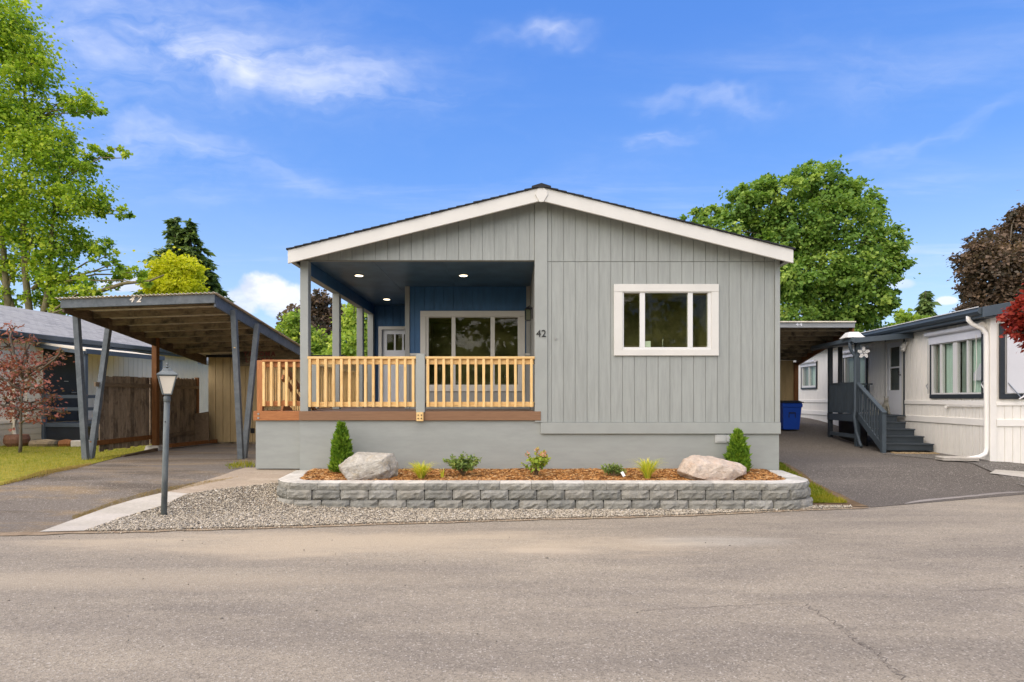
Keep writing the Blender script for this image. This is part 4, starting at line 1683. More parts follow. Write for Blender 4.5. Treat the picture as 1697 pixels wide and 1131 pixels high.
# ------------------------------------------------------------------ boulders
def rock_mat(name, stops, moss=None):
    t = NT(name)
    v_ = t.coords((1, 1, 1), False)
    n1 = t.noise(v_, 3.2, 7, .68, .8)
    n2 = t.noise(v_, 16, 6, .7, .3)
    col = t.ramp(t.math('ADD', t.math('MULTIPLY', n1, .7), t.math('MULTIPLY', n2, .3)), stops)
    col = t.mix(t.math('MULTIPLY', t.rng(t.vor(t.coords((1.0, 1.4, 2.6), False), 7, 'Distance', 'DISTANCE_TO_EDGE'), .0, .025, 1, 0), .35), col, (.10, .09, .08))
    if moss:
        col = t.mix(t.math('MULTIPLY', t.rng(t.noise(v_, 5, 6, .7, 1), .5, .68), .6), col, moss)
    t.bump(t.math('ADD', n1, n2), .8, .05)
    return t.done(col, .85, .2)


def boulder(label, sil, Y, depth, mat, seed, rough=.016):
    """a broken rock: hull over its outline, a chipped front face and a back, then roughened"""
    r = random.Random(seed)
    ps = [P(u, v, Y) for u, v in sil]
    c = sum(ps, Vector((0, 0, 0))) / len(ps)
    me = bpy.data.meshes.new('boulder')
    bm = bmesh.new()
    for k, p in enumerate(ps):
        d = p - c
        bm.verts.new(d + Vector((0, r.uniform(-.05, .05), 0)))
        bm.verts.new(d * r.uniform(.86, .97) + Vector((0, -depth * r.uniform(.35, .55), 0)))
        bm.verts.new(d * r.uniform(.50, .78) + Vector((0, -depth * r.uniform(.78, 1.0), -.015)))
        bm.verts.new(d * r.uniform(.70, .85) + Vector((0, depth * r.uniform(.7, .95), 0)))
    res = bmesh.ops.convex_hull(bm, input=bm.verts)
    bmesh.ops.delete(bm, geom=[g for g in res['geom_interior'] if isinstance(g, bmesh.types.BMVert)], context='VERTS')
    loose = [v for v in bm.verts if not v.link_faces]
    bmesh.ops.delete(bm, geom=loose, context='VERTS')
    bmesh.ops.triangulate(bm, faces=bm.faces)
    bmesh.ops.subdivide_edges(bm, edges=bm.edges, cuts=7, use_grid_fill=True)
    bmesh.ops.recalc_face_normals(bm, faces=bm.faces)
    bm.normal_update()
    s_ = Vector((seed * 7.1, seed * 3.3, 0))
    for v_ in bm.verts:
        q = v_.co
        f = noise.fractal(q * 7.0 + s_, .75, 2.1, 5) + .8 * abs(noise.noise(q * 4.0 + s_)) - .25
        v_.co = q + v_.normal * f * rough
    bm.to_mesh(me)
    bm.free()
    o = link('boulder', me, mat, None, c)
    tag(o, label, 'boulder', 'boulders in the planter bed')
    return o


M_rock_a = rock_mat('grey_rock', [(.30, (.15, .14, .12)), (.40, (.36, .335, .285)), (.52, (.52, .49, .425)), (.70, (.62, .59, .52))], (.42, .34, .22))
M_rock_b = rock_mat('pink_rock', [(.30, (.27, .23, .19)), (.40, (.50, .41, .33)), (.52, (.62, .52, .43)), (.70, (.68, .62, .54))], (.62, .45, .33))
boulder('grey angular boulder beside the cone shrub left of the porch post',
        [(562.8, 770), (578, 759), (594, 749.8), (603, 754), (635, 751), (651, 751.5), (657, 760), (660.5, 775), (659, 787), (649, 799), (606, 801), (577, 799), (564.5, 780)], 9.2, .33, M_rock_a, 5)
boulder('low pinkish tan boulder with slanting top in front of the right cone shrub',
        [(1120, 780), (1131, 761), (1155, 753.7), (1180, 757), (1200, 764), (1224, 767), (1237.5, 776), (1232.5, 784), (1202, 800), (1153, 801), (1137, 797), (1122, 785)], 9.18, .34, M_rock_b, 8)

# ------------------------------------------------------------------ plants in the bed
M_arb = leafmat('arborvitae_leaf', (.045, .10, .012), (.11, .19, .018), (.22, .29, .035), .35, 1.6)
M_grassy = leafmat('sedge_leaf', (.26, .34, .03), (.50, .52, .05), (.68, .58, .13), .35, 1.25)
M_rhodo = leafmat('shrub_leaf', (.06, .11, .025), (.14, .20, .05), (.28, .31, .08), .3, 1.5)
M_hyd = leafmat('bright_leaf', (.16, .27, .03), (.32, .42, .05), (.50, .42, .10), .3)
M_pinkf = leafmat('peach_flower', (.62, .25, .17), (.75, .40, .25), (.82, .60, .42), .25)
M_stem = paint('woody_stem', (.16, .11, .06), .8, .2)


def cone_shrub(label, u, v_top, v_bot, half_px, Y, seed):
    rg_ = np.random.default_rng(seed)
    a, b_ = P(u, v_top, Y), P(u, v_bot, Y)
    H, Rm = a.z - b_.z, half_px * Y / F
    root = thing('cone_shrub', label, 'shrub', (a.x, Y, b_.z - .02), group='cone shrubs in the planter bed')
    n = 7500
    t = rg_.beta(1.3, 1.15, n)
    az = rg_.uniform(0, 2 * np.pi, n)
    prof = np.minimum(1, t / .12) ** .5 * np.clip(1 - t, 0, 1) ** .72 * 1.12
    lump = np.array([1 + .42 * noise.noise((math.cos(q) * 1.6, math.sin(q) * 1.6, s_ * 5 + seed)) for q, s_ in zip(az, t)])
    rad = Rm * prof * lump * rg_.uniform(.45, 1.05, n) ** .5
    p = np.stack([a.x + rad * np.cos(az), Y + rad * np.sin(az), b_.z + t * H * .97 + rg_.normal(0, .01, n)], 1)
    D = np.stack([np.cos(az) * .7, np.sin(az) * .7, np.full(n, .9)], 1) + rg_.normal(0, .4, (n, 3))
    Nn = rg_.normal(0, 1, (n, 3))
    l = .046 * np.exp(rg_.normal(0, .35, n))
    V, Fq = leaf_quads(p, D, Nn, l, l * .24, .03)
    cl = np.array([noise.noise((x * 9, y_ * 9, z * 9)) for x, y_, z in p])
    fol('foliage', [(V, Fq, np.clip(.45 + .4 * cl + rg_.normal(0, .18, n), 0, 1))], M_arb, root)
    MB().tube([(a.x, Y, b_.z - .03), (a.x, Y, b_.z + H * .8)], [.018, .005], 6).build('stem', M_stem, root)
    return root


cone_shrub('small green cone shrub beside the grey boulder below the porch', 565.5, 701, 785, 18, 9.68, 21)
cone_shrub('small green cone shrub behind the pinkish boulder near the skirting vent', 1222.5, 714, 785, 18, 9.68, 22)


def sedge(label, u, v_, px_w, px_h, Y, seed, group='sedge tufts in the planter bed', n=260, name='sedge_tuft'):
    rg_ = np.random.default_rng(seed)
    c = P(u, v_, Y)
    k = Y / F
    root = thing(name, label, 'ornamental grass', tuple(c), group=group)
    V, Fq, T = [], [], []
    for i in range(n):
        az = rg_.uniform(0, 2 * np.pi)
        L = px_h * k * rg_.uniform(.7, 1.25)
        sp = px_w * k * rg_.uniform(.10, .60) * (1.0 if rg_.random() > .25 else .3)
        d = np.array([math.cos(az), math.sin(az), 0])
        sd = np.array([-d[1], d[0], 0]) * .0085
        b0 = np.array(c) + d * .03 * rg_.random()
        ti = rg_.uniform(0, 1)
        base = len(V)
        for j in range(5):
            t = j / 4
            h = L * (math.sin(t * (1.2 + 1.2 * sp / (px_w * k)))) / 1.0
            p = b0 + d * sp * t ** 1.4 + np.array([0, 0, h])
            w = 1 - .9 * t
            V += [p - sd * w, p + sd * w]
            T += [ti, ti]
        for j in range(4):
            q = base + 2 * j
            Fq.append((q, q + 1, q + 3, q + 2))
    np_mesh('blades', np.array(V), np.array(Fq), M_grassy, root, np.array(T))
    return root


sedge('yellow green grass tuft right beside the grey boulder', 698, 797, 62, 26, 9.1, 31)
sedge('yellow green grass tuft next to the pinkish boulder', 1073, 797, 66, 30, 9.1, 32)
sedge('thin stray grass sprig between the grey boulder tuft and dark green shrub', 733, 792, 14, 13, 9.2, 33, None, 14, 'grass_sprig')


def shrub(name, label, u, v_, w_px, h_px, Y, seed, mat, leaf, n_stem, per, W_=.36, flowers=None, group=None):
    rg_ = np.random.default_rng(seed)
    rr = random.Random(seed)
    c = P(u, v_, Y)
    k = Y / F
    root = thing(name, label, 'shrub', tuple(c), group=group)
    m = MB()
    parts = []
    tips = []
    for i in range(n_stem):
        az = rr.uniform(0, 2 * math.pi)
        rad = w_px * .56 * k * rr.uniform(.02, 1.0) ** .5
        hh = h_px * k * rr.uniform(.55, .98) * (1 - .22 * (rad / (w_px * .5 * k)) ** 2)
        tip = Vector((c.x + rad * math.cos(az), Y + rad * math.sin(az) * .8, c.z + hh))
        mid = Vector((c.x + rad * .35 * math.cos(az), Y + rad * .35 * math.sin(az), c.z + hh * .55))
        m.tube([c, mid, tip], [.008, .006, .003], 5)
        tips.append(tip)
        q = rg_.uniform(.30, 1.0, per)
        p = np.array(mid)[None] + (np.array(tip - mid))[None] * ((q - .3) / .7)[:, None] + rg_.normal(0, .012, (per, 3))
        D = rg_.normal(0, .8, (per, 3)) + np.array([math.cos(az) * .4, math.sin(az) * .4, .5])
        Nn = rg_.normal(0, .4, (per, 3)) + np.array([0, -.3, 1])
        l = leaf * np.exp(rg_.normal(0, .2, per))
        V, Fq = leaf_quads(p, D, Nn, l, l * W_, .08)
        parts.append((V, Fq, np.clip(.35 + .5 * (q - .5) + rg_.normal(0, .2, per), 0, 1)))
    m.build('stem', M_stem, root)
    fol('foliage', parts, mat, root)
    if flowers:
        tips.sort(key=lambda p: -p.z)
        for tip in tips[:flowers]:
            n = 46
            u_ = unit(rg_.normal(0, 1, (n, 3)))
            p = np.array(tip)[None] + u_ * .035 * rg_.uniform(.5, 1, (n, 1)) + np.array([0, 0, .02])
            l = .02 * np.exp(rg_.normal(0, .2, n))
            V, Fq = leaf_quads(p, u_ + rg_.normal(0, .5, (n, 3)), rg_.normal(0, 1, (n, 3)), l, l * .45)
            fol('flower_head', [(V, Fq, rg_.uniform(0, 1, n))], M_pinkf, root)
    return root


shrub('leafy_shrub', 'dark green open leafy shrub below the porch rail post', 767, 789, 60, 40, 9.35, 41, M_rhodo, .045, 30, 34)
shrub('flowering_shrub', 'yellow green shrub with peach flower heads, tallest leafy plant at the bed centre', 888, 791, 54, 48, 9.35, 42, M_hyd, .07, 15, 16, .34, 6)
shrub('dwarf_shrub', 'small dense dark green shrub with a white plant tag', 1017, 791, 40, 23, 9.3, 43, M_rhodo, .035, 26, 30, .3)
ptag = MB()
pc_ = P(1032.5, 786, 9.16)
ptag.v = []
T_ = Matrix.Translation(pc_) @ Matrix.Rotation(R(-28), 4, 'Y') @ Matrix.Rotation(R(-20), 4, 'X')
ptag = MB(T_).box(-.022, .022, -.001, .001, -.04, .04)
pt_root = ptag.build('plant_tag', paint('tag_white', (.8, .8, .78), .5, .03))
tag(pt_root, 'small white tilted plant tag stuck beside the dwarf shrub', 'plant tag')

# ------------------------------------------------------------------ lamp post
M_post = paint('grey_blue_metal', (.125, .145, .145), .5, .3, (3, 3, 1), .2, .05, (.26, .26, .235), .6)
M_frost = paint('frosted_glass', (.90, .82, .66), .35, .08, bump=.05)
LY = 7.95
lx0 = (271.3 - U0) * LY / F
lz0_ = float(gh(lx0, LY))
lp_ = thing('lamp_post', 'grey blue lamp post with lantern head standing in the gravel', 'lamp post', (lx0, LY, lz0_))
top = Vector(((277 - U0) * LY / F, LY, CAMZ - (657 - V0) * LY / F))
bot = Vector((lx0, LY, lz0_ - .1))
MB().tube([bot, bot.lerp(top, .5), top], [.038, .037, .036], 16).build('post', M_post, lp_, smooth=True)
MB().lathe(tuple(top - Vector((0, 0, .075))), [(.040, 0), (.043, .004), (.043, .066), (.030, .085), (.030, .1)], 16).build('collar', M_post, lp_, smooth=True)
mid_ = bot.lerp(top, .80)
MB().tube([mid_ + Vector((.008, -.040, 0)), mid_ + Vector((.008, -.046, 0))], .008, 8).build('bolt', M_black, lp_)
yaw = R(32)
h0 = top + Vector((0, 0, .02))
lh = MB()
lh.frustum(tuple(h0), .052, 0, .052, .012, yaw)
lh.frustum(tuple(h0), .108, .255, .108, .268, yaw)
lh.frustum(tuple(h0), .128, .268, .124, .280, yaw)
lh.frustum(tuple(h0), .124, .280, .066, .325, yaw)
lh.frustum(tuple(h0), .066, .325, .055, .352, yaw)
lh.frustum(tuple(h0), .055, .352, .035, .360, yaw)
lh.frustum(tuple(h0), .014, .360, .014, .378, yaw)
lh.frustum(tuple(h0), .034, .378, .030, .392, yaw)
lh.lathe(tuple(h0 + Vector((0, 0, .392))), [(.008, 0), (.008, .014), (.017, .022), (.014, .036), (.004, .042)], 8)
cs, sn = math.cos(yaw), math.sin(yaw)
for sx in (-1, 1):
    for sy in (-1, 1):
        q0 = Vector((sx * .050 * cs - sy * .050 * sn, sx * .050 * sn + sy * .050 * cs, .010))
        q1 = Vector((sx * .106 * cs - sy * .106 * sn, sx * .106 * sn + sy * .106 * cs, .258))
        lh.beam(h0 + q0, h0 + q1, .013, .013)
lhe = lh.build('lantern', M_post, lp_)
for k in range(4):
    a = yaw + k * math.pi / 2
    nx_, ny_ = math.cos(a), math.sin(a)
    tx, ty = -ny_, nx_
    vs = []
    for (hw, dd, zz) in ((.042, .047, .016), (.098, .102, .252)):
        for s in (-1, 1):
            vs.append((h0.x + nx_ * dd + tx * hw * s, h0.y + ny_ * dd + ty * hw * s, h0.z + zz))
    vs2 = [(x - nx_ * .004, y_ - ny_ * .004, z) for x, y_, z in vs]
    MB().add(vs + vs2, [(0, 1, 3, 2), (5, 4, 6, 7), (0, 2, 6, 4), (1, 5, 7, 3), (2, 3, 7, 6), (0, 4, 5, 1)]).build('glass_panel', M_frost, lhe)

# ------------------------------------------------------------------ carport 42 with V posts
M_blugrey = wood('blue_grey_paint_worn', (.085, .10, .11), (.12, .14, .155), (.165, .185, .20), (2, 2, 2), objvar=.1, bump=.15, knots=False, stain=(.22, .23, .24), stain_amt=.35)
M_oldwood_x = wood('mouldy_lumber', (.13, .095, .055), (.26, .20, .12), (.36, .28, .18), (1.1, 9, 9), objvar=.2, stain=(.03, .026, .018), stain_amt=.92)
M_oldwood_y = wood('mouldy_lumber_deep', (.085, .055, .03), (.15, .10, .06), (.21, .15, .09), (9, 1.1, 9), objvar=.25, stain=(.03, .02, .015), stain_amt=.75)
M_tin = paint('weathered_roof_sheet', (.80, .73, .58), .55, .15, (2, 1, 1), .1, .0, (.26, .21, .14), .5)
M_brownpost = wood('brown_post', (.13, .045, .012), (.20, .08, .022), (.26, .11, .035), (10, 10, 1), objvar=.1)
CF = 11.0
kx = lambda u, Y: (u - U0) * Y / F
CX0, CX1 = kx(100, CF), kx(356, CF)
CZ0, CZ1 = fz(496.5, CF), fz(487.5, CF)      # top of the front board, left and right: it sags a little to the left
SL = -.137
CB = 16.2
cpt = thing('carport', 'open carport with sloping corrugated roof and grey blue V posts, number 42', 'carport', (-7.0, 12.0, .3))


def cz(x, y):
    return CZ0 + (CZ1 - CZ0) * (x - CX0) / (CX1 - CX0) + SL * (y - CF)


def slope_beam(m, x0, x1, y0, y1, dz0, dz1):
    vs = []
    for y_ in (y0, y1):
        for (x, d) in ((x0, dz0), (x1, dz0), (x1, dz1), (x0, dz1)):
            vs.append((x, y_, cz(x, y_) + d))
    m.add(vs, [(0, 1, 2, 3), (7, 6, 5, 4), (4, 5, 1, 0), (5, 6, 2, 1), (6, 7, 3, 2), (7, 4, 0, 3)])
    return m


FH = .165
slope_beam(MB(), CX0, CX1, CF, CF + .04, -FH, -.004).build('fascia_board', M_blugrey, cpt, .004)
slope_beam(MB(), CX1 - .04, CX1, CF + .042, CB, -.23, -.004).build('side_beam', M_blugrey, cpt, .004)
slope_beam(MB(), CX0, CX0 + .04, CF + .042, CB, -.23, -.004).build('side_beam', M_oldwood_y, cpt, .004, label='dark bare side beam on the fence side')
ny = 7
for k in range(ny + 1):
    y_ = CF + .25 + k * .555
    slope_beam(MB(), CX0 + .045, CX1 - .045, y_, y_ + .04, -.13, -.008).build('purlin', M_oldwood_x, cpt)
# corrugated sheet
vs, fs = [], []
nxc = 170
for j, y_ in enumerate((CF - .06, CB + .1)):
    for i in range(nxc + 1):
        x = CX0 - .06 + (CX1 - CX0 + .12) * i / nxc
        vs.append((x, y_, cz(x, y_) + .012 + .014 * math.sin(i / nxc * 2 * math.pi * 38)))
for i in range(nxc):
    fs.append((i, i + 1, nxc + 2 + i, nxc + 1 + i))
mm = MB()
mm.add(vs, fs)
ro = mm.build('roof_sheet', M_tin, cpt)
sm = ro.modifiers.new('thickness', 'SOLIDIFY')
sm.thickness = .004
# V posts
def vpost(bu, bv, bY, tops, side_x):
    for (tu, tY) in tops:
        p1 = Vector((side_x, tY, cz(side_x, tY) - .12))
        p0 = Vector((side_x, bY + (.06 if tY > bY else -.06), float(gh(side_x, bY)) - .05))
        MB().beam(p0, p1, .105, .09, (0, 1, 0)).build('post', M_blugrey, cpt, .004)


LBY, RBY = 11.79, 12.02
vpost(150, 768, LBY, [(131, 11.47), (184, 12.40)], CX0 - .05)
vpost(398, 766, RBY, [(384, 11.64), (423, 12.72)], CX1 + .05)
MB().box(CX1 + .035, CX1 + .07, 11.672, 11.682, 2.62, 2.74).build('bare_wood_patch', M_fir, cpt)
bp_y = 13.94
MB().box(CX0 - .06, CX0 + .06, bp_y - .06, bp_y + .06, .46, cz(CX0, bp_y) - .02).build('post', M_brownpost, cpt, .006, label='brown square post bolted to a concrete footing')
MB().frustum((CX0 + .0, bp_y, .22), .20, 0, .15, .27).build('footing', M_conc, cpt, .01)
# old stamped header board over the shed
hb = slope_beam(MB(), CX0 + 1.1, CX1 - .045, CB - .62, CB - .58, -.42, -.03).build('header_board', M_oldwood_x, cpt)
hb2 = MB().box(CX0 + 1.0, CX1 - .045, CB - .25, CB - .21, cz(CX0 + 2, CB - .2) - .33, cz(CX0 + 2, CB - .2) - .14).build('header_board', M_oldwood_x, cpt)
M_redink = paint('faded_red_ink', (.20, .065, .055), .9, .3)
for txt, zz in (('TACOMA', -.125), ('LUMBER', -.29)):
    me = text_mesh(txt, .165, .001, spacing=1.35, offset=.008)
    xx = (430 - U0) * (CB - .62) / F
    o = link('stamped_lettering', me, M_redink, hb, (xx, CB - .623, cz(xx, CB - .62) + zz))
    o.rotation_euler = (R(90), 0, 0)
# carport number
M_cream = paint('cream_number', (.80, .72, .60), .6, .05)
for ch, u, tilt in (('4', 218, 4), ('2', 230, -2)):
    me = text_mesh(ch, .17, .004, shear=.35, offset=.004)
    o = link('carport_number', me, M_cream, cpt, (kx(u, CF), CF - .006, fz(496.5, CF)))
    o.rotation_euler = (R(90), R(tilt), 0)

# ------------------------------------------------------------------ tan storage shed behind the carport
M_tan = paint('tan_siding_paint', (.46, .335, .165), .65, .08, (5, 5, 1), .2, .05, (.30, .22, .13), .3)
SHY = 16.0
SHX0, SHX1 = kx(345, SHY), -4.7
shd = thing('storage_shed', 'tan board sided storage shed at the back of the carport', 'shed', (-6.4, SHY, .38))
b = MB().box(SHX0, SHX1, SHY + .02, 19.5, .40, 2.735)
wl2 = b.build('wall', M_tan, shd)
gsx = list(np.arange(SHX0, SHX1, .2032))
for x0, x1 in zip(gsx[:-1], gsx[1:]):
    MB().box(x0 + .006, x1 - .006, SHY, SHY + .02, .42, 2.735).build('siding_board', M_tan, wl2)
MB().box(SHX0 - .05, SHX1 + .1, SHY - .02, 19.6, 2.74, 2.80).build('roof', M_shingle, shd)
MB().box(SHX0 - .0, SHX1, SHY - .03, SHY + .0, .33, .415).build('sill_board', M_oldwood_x, shd)
MB().box(kx(419, SHY) - .03, kx(419, SHY) + .03, SHY - .03, SHY - .001, fz(640, SHY), fz(632, SHY)).build('latch', M_black, shd)
MB().box(kx(419, SHY) - .05, kx(419, SHY) + .05, SHY - .03, SHY - .001, fz(718, SHY), fz(710, SHY)).build('latch', M_black, shd)
MB().box(kx(415, SHY) - .012, kx(415, SHY) + .004, SHY - .012, SHY + .0, .42, 2.6).build('door_edge', M_tan, shd)

# ------------------------------------------------------------------ weathered fence
M_fence = wood('weathered_fence', (.20, .145, .095), (.38, .285, .19), (.52, .41, .295), (11, 11, 1.0), objvar=.42, stain=(.085, .06, .042), stain_amt=.7)
M_fence_y = wood('weathered_fence_rail', (.15, .105, .065), (.26, .19, .12), (.35, .26, .17), (11, 1.0, 11), objvar=.2, stain=(.05, .035, .025), stain_amt=.5)
fnc = thing('wooden_fence', 'weathered brown board fence along the side of the carport', 'fence', (CX0, 14.0, .4))
FX = CX0 - .10
rf = random.Random(4)
y_ = 12.18
while y_ < 15.9:
    if abs(y_ + .07 - bp_y) < .02:
        y_ += .03
    seg2 = y_ > bp_y
    w = rf.uniform(.125, .145)
    zb = .42 + rf.uniform(-.02, .02) + (.09 if not seg2 else 0)
    zt = 2.08 + (y_ - 12.18) * .022 + rf.uniform(-.012, .012)
    x = FX + rf.uniform(-.004, .004)
    if seg2:
        pts = [(y_, zb), (y_ + w, zb), (y_ + w, zt - .035), (y_ + w - .03, zt), (y_ + .03, zt), (y_, zt - .035)]
    else:
        pts = [(y_, zb), (y_ + w, zb), (y_ + w, zt), (y_, zt)]
    MB().prismx(pts, x - .01, x + .01).build('fence_board', M_fence, fnc)
    y_ += w + rf.uniform(.004, .010)
for (a, c_) in ((12.0, bp_y - .07), (bp_y + .07, 15.98)):
    MB().box(FX + .014, FX + .052, a, c_, 1.86, 1.95).build('rail', M_fence_y, fnc, .003)
    MB().box(FX + .014, FX + .052, a - (.12 if a < 13 else 0), c_, .64, .74).build('rail', M_brownpost if a < 13 else M_fence_y, fnc, .003)
MB().box(FX - .04, FX + .05, 15.90, 15.985, .42, 2.18).build('fence_post', M_brownpost, fnc)
# plywood scrap and timbers lying by the fence
ply = MB(Matrix.Translation((kx(335, 15.5), 15.5, .44)) @ Matrix.Rotation(R(-9), 4, 'Y') @ Matrix.Rotation(R(-14), 4, 'X')).box(-.19, .19, 0, .02, 0, .82).build('plywood_offcut', wood('plywood_face', (.10, .065, .035), (.15, .10, .055), (.19, .13, .075), (3, 9, 2), objvar=.0), None)
tag(ply, 'leaning plywood offcut in the dark corner of the carport', 'board')
tm = MB().beam((-8.38, 14.3, .455), (-8.05, 15.85, .455), .10, .09).build('timber', M_brownpost, None)
tag(tm, 'brown timber lying on the ground at the foot of the fence', 'timber')
tm = MB().beam((-8.24, 12.35, .35), (-8.33, 13.65, .40), .08, .10).build('edging_timber', M_oldwood_y, None)
tag(tm, 'dark edging timber between the lawn and carport driveway', 'timber')

# ------------------------------------------------------------------ neighbour's home beyond the left lawn
M_nbr = paint('pale_greige_siding', (.82, .735, .575), .65, .05, (5, 5, 1), .15, .03)
M_nbr_skirt = paint('greige_skirt', (.62, .55, .41), .7, .06, (1, 1, 8), .2, .03)
M_navytrim = paint('slate_trim', (.075, .095, .115), .5, .12, bump=.1)
M_darkdoor = paint('charcoal_door', (.022, .027, .035), .45, .15, bump=.08)


def shingle_mat(name, a, b_, c_):
    t = NT(name)
    v_ = t.coords((1, 1, 1), False)
    br = t.n('ShaderNodeTexBrick')
    br.inputs['Scale'].default_value = 1
    br.inputs['Brick Width'].default_value = .24
    br.inputs['Row Height'].default_value = .14
    br.inputs['Mortar Size'].default_value = .006
    br.inputs['Color1'].default_value = (*a, 1)
    br.inputs['Color2'].default_value = (*b_, 1)
    br.inputs['Mortar'].default_value = (*sc(a, .5), 1)
    mp = t.n('ShaderNodeMapping')
    mp.inputs['Rotation'].default_value = (0, 0, R(90))
    t.l(v_, mp.inputs[0])
    t.l(mp.outputs[0], br.inputs[0])
    col = t.mix(t.rng(t.noise(v_, 1.8, 5, .65), .4, .7), br.outputs[0], c_)
    col = t.mix(1.0, col, t.ramp(t.noise(v_, 60, 3, .7), [(.3, (.7,) * 3), (.7, (1.0,) * 3)]), 'MULTIPLY')
    t.bump(t.noise(v_, 60, 3, .7), .5, .01)
    return t.done(col, .92, .15)


M_nroof = shingle_mat('grey_shingles', (.30, .30, .298), (.47, .465, .455), (.40, .395, .38))
NB = (-13.1, 16.0)
thn = math.atan(.13)
nb = thing('neighbour_home', 'pale greige home with grey shingle roof and slate gutter behind the carport', 'house', (NB[0], NB[1], 0), -thn, local=True)
NY0, NY1 = -2.6, 12.0
EZ = 3.30
T_n = Matrix(((0, -1, 0, 0), (1, 0, 0, 0), (0, 0, 1, 0), (0, 0, 0, 1)))   # a -> +y, depth -> -x
b = MB()
b.box(-6.8, -.02, NY0, NY1, .3, EZ - .05)
nw = b.build('wall', M_nbr, nb)
b = MB()
yy = NY0
while yy < NY1 - .05:
    if not (.28 < yy + .1 < 1.42):
        b.box(-.02, .0, yy + .006, yy + .197, 1.02, EZ - .06)
    yy += .2032
b.build('siding', M_nbr, nb, kind='stuff')
b = MB()
for k in range(4):
    z0 = .32 + k * .16
    b.box(-.02, .012 - .004 * (k % 2), NY0, .26, z0, z0 + .15)
    b.box(-.02, .012 - .004 * (k % 2), 1.45, NY1, z0, z0 + .15)
b.build('skirting', M_nbr_skirt, nb)
MB().box(-.01, .03, NY0, .26, .96, 1.03).box(-.01, .03, 1.45, NY1, .96, 1.03).build('trim_board', M_nbr, nb)
MB().box(-.01, .022, -.25, -.14, .96, EZ - .1).build('trim_board', M_nbr, nb)
# roof, gutter
RDX, RZ = -3.6, 4.52
b = MB()
b.prism([(.30, EZ - .02), (.30, EZ + .06), (RDX, RZ + .08), (-7.4, EZ + .06), (-7.4, EZ - .02), (RDX, RZ)], NY0 - .4, NY1 + .4)
b.build('roof', M_nroof, nb)
MB().prism([(.30, EZ - .10), (.38, EZ - .08), (.42, EZ + .03), (.30, EZ + .03)], NY0 - .4, NY1 + .4).build('gutter', M_navytrim, nb)
MB().box(.0, .30, NY0 - .38, NY1 + .38, EZ - .15, EZ - .11).build('soffit', M_navytrim, nb)
b = MB()
b.tube([(.05, -.62, .62), (.05, -.62, 3.1), (.2, -.62, 3.2)], .04, 8)
b.tube([(.05, -.62, .66), (.16, -.62, .56)], .045, 8)
b.build('downspout', M_nbr, nb)
b = MB().tube([(.05, 2.35, .4), (.05, 2.35, 3.1)], .05, 8).build('downspout', M_nbr, nb)
# dark door, canopy, steps rail
dr = tbox(T_n, 'door', M_darkdoor, nb, (.36, 1.34, -.022, .02, .95, 2.92), bevel=.006)
tbox(T_n, 'casing', M_darkdoor, dr, (.27, .36, -.03, .02, .95, 3.0), (1.34, 1.43, -.03, .02, .95, 3.0), (.36, 1.34, -.03, .02, 2.92, 3.0))
MB().tube([(.03, 1.20, 1.78), (.09, 1.20, 1.78), (.09, 1.06, 1.78)], .018, 6).build('handle', M_steel, dr)
MB().box(.02, .028, .88, 1.02, 2.10, 2.115).build('letter_slot', M_steel, dr)
MB().tube([(.06, 1.18, 2.95), (.1, 1.18, 2.95)], .05, 8).build('porch_lamp', M_black, nb)
cn = thing('door_canopy', 'low slate edged canopy over the charcoal door of the neighbour home', 'canopy', (NB[0], NB[1], 0), -thn, local=True)
b = MB()
b.prism([(.02, 3.12), (1.5, 2.90), (1.5, 2.95), (.02, 3.18)], .05, 3.0)
b.build('roof', M_nbr, cn)
MB().box(1.5, 1.54, .05, 3.0, 2.83, 2.96).build('fascia_board', M_navytrim, cn)
MB().prism([(.02, 3.02), (1.5, 2.80), (1.5, 2.90), (.02, 3.12)], .0, .05).build('fascia_board', M_navytrim, cn)
for yy in (.1, 2.92):
    MB().box(1.40, 1.49, yy - .04, yy + .05, .35, 2.83).build('post', M_navytrim, cn)
lnd = thing('door_landing', 'charcoal landing with two bar handrail below the dark door', 'landing', (NB[0], NB[1], 0), -thn, local=True)
MB().box(.03, 1.3, .2, 2.4, .82, .92).build('floor', M_navytrim, lnd)
b = MB().box(.10, 1.26, .24, .28, .33, .82)
b.build('under_floor_panel', M_darkdoor, lnd)
for xx in (.06, 1.28):
    MB().box(xx - .045, xx + .045, .18, .27, .33, 1.75).build('post', M_navytrim, lnd)
for zz in (1.32, 1.66):
    MB().box(.02, 1.36, .17, .21, zz - .045, zz + .045).build('rail', M_navytrim, lnd)
    MB().box(1.24, 1.32, .28, 2.4, zz - .045, zz + .045).build('rail', M_navytrim, lnd)
for k in range(4):
    MB().box(1.33, 1.40, 1.2, 2.7, .40 + k * .13, .46 + k * .13).build('slat', M_navytrim, lnd)
# small canopied porch further back on the same home
rc_ = thing('rear_porch_roof', 'small slate hipped porch roof beside the tan shed, further back', 'porch roof', (NB[0], NB[1], 0), -thn, local=True)
b = MB().frustum((1.55, 6.35, 3.0), .75, 0, .15, .36, 0, .7, .1)
b.frustum((1.55, 6.35, 2.88), .76, 0, .76, .12, 0, .71, .71)
b.build('roof', M_navytrim, rc_)
MB().box(1.95, 2.15, 5.75, 5.9, .4, 2.88).build('post', M_nbr, rc_)
MB().box(2.2, 2.3, 6.9, 7.0, .4, 2.88).build('post', M_navytrim, rc_)

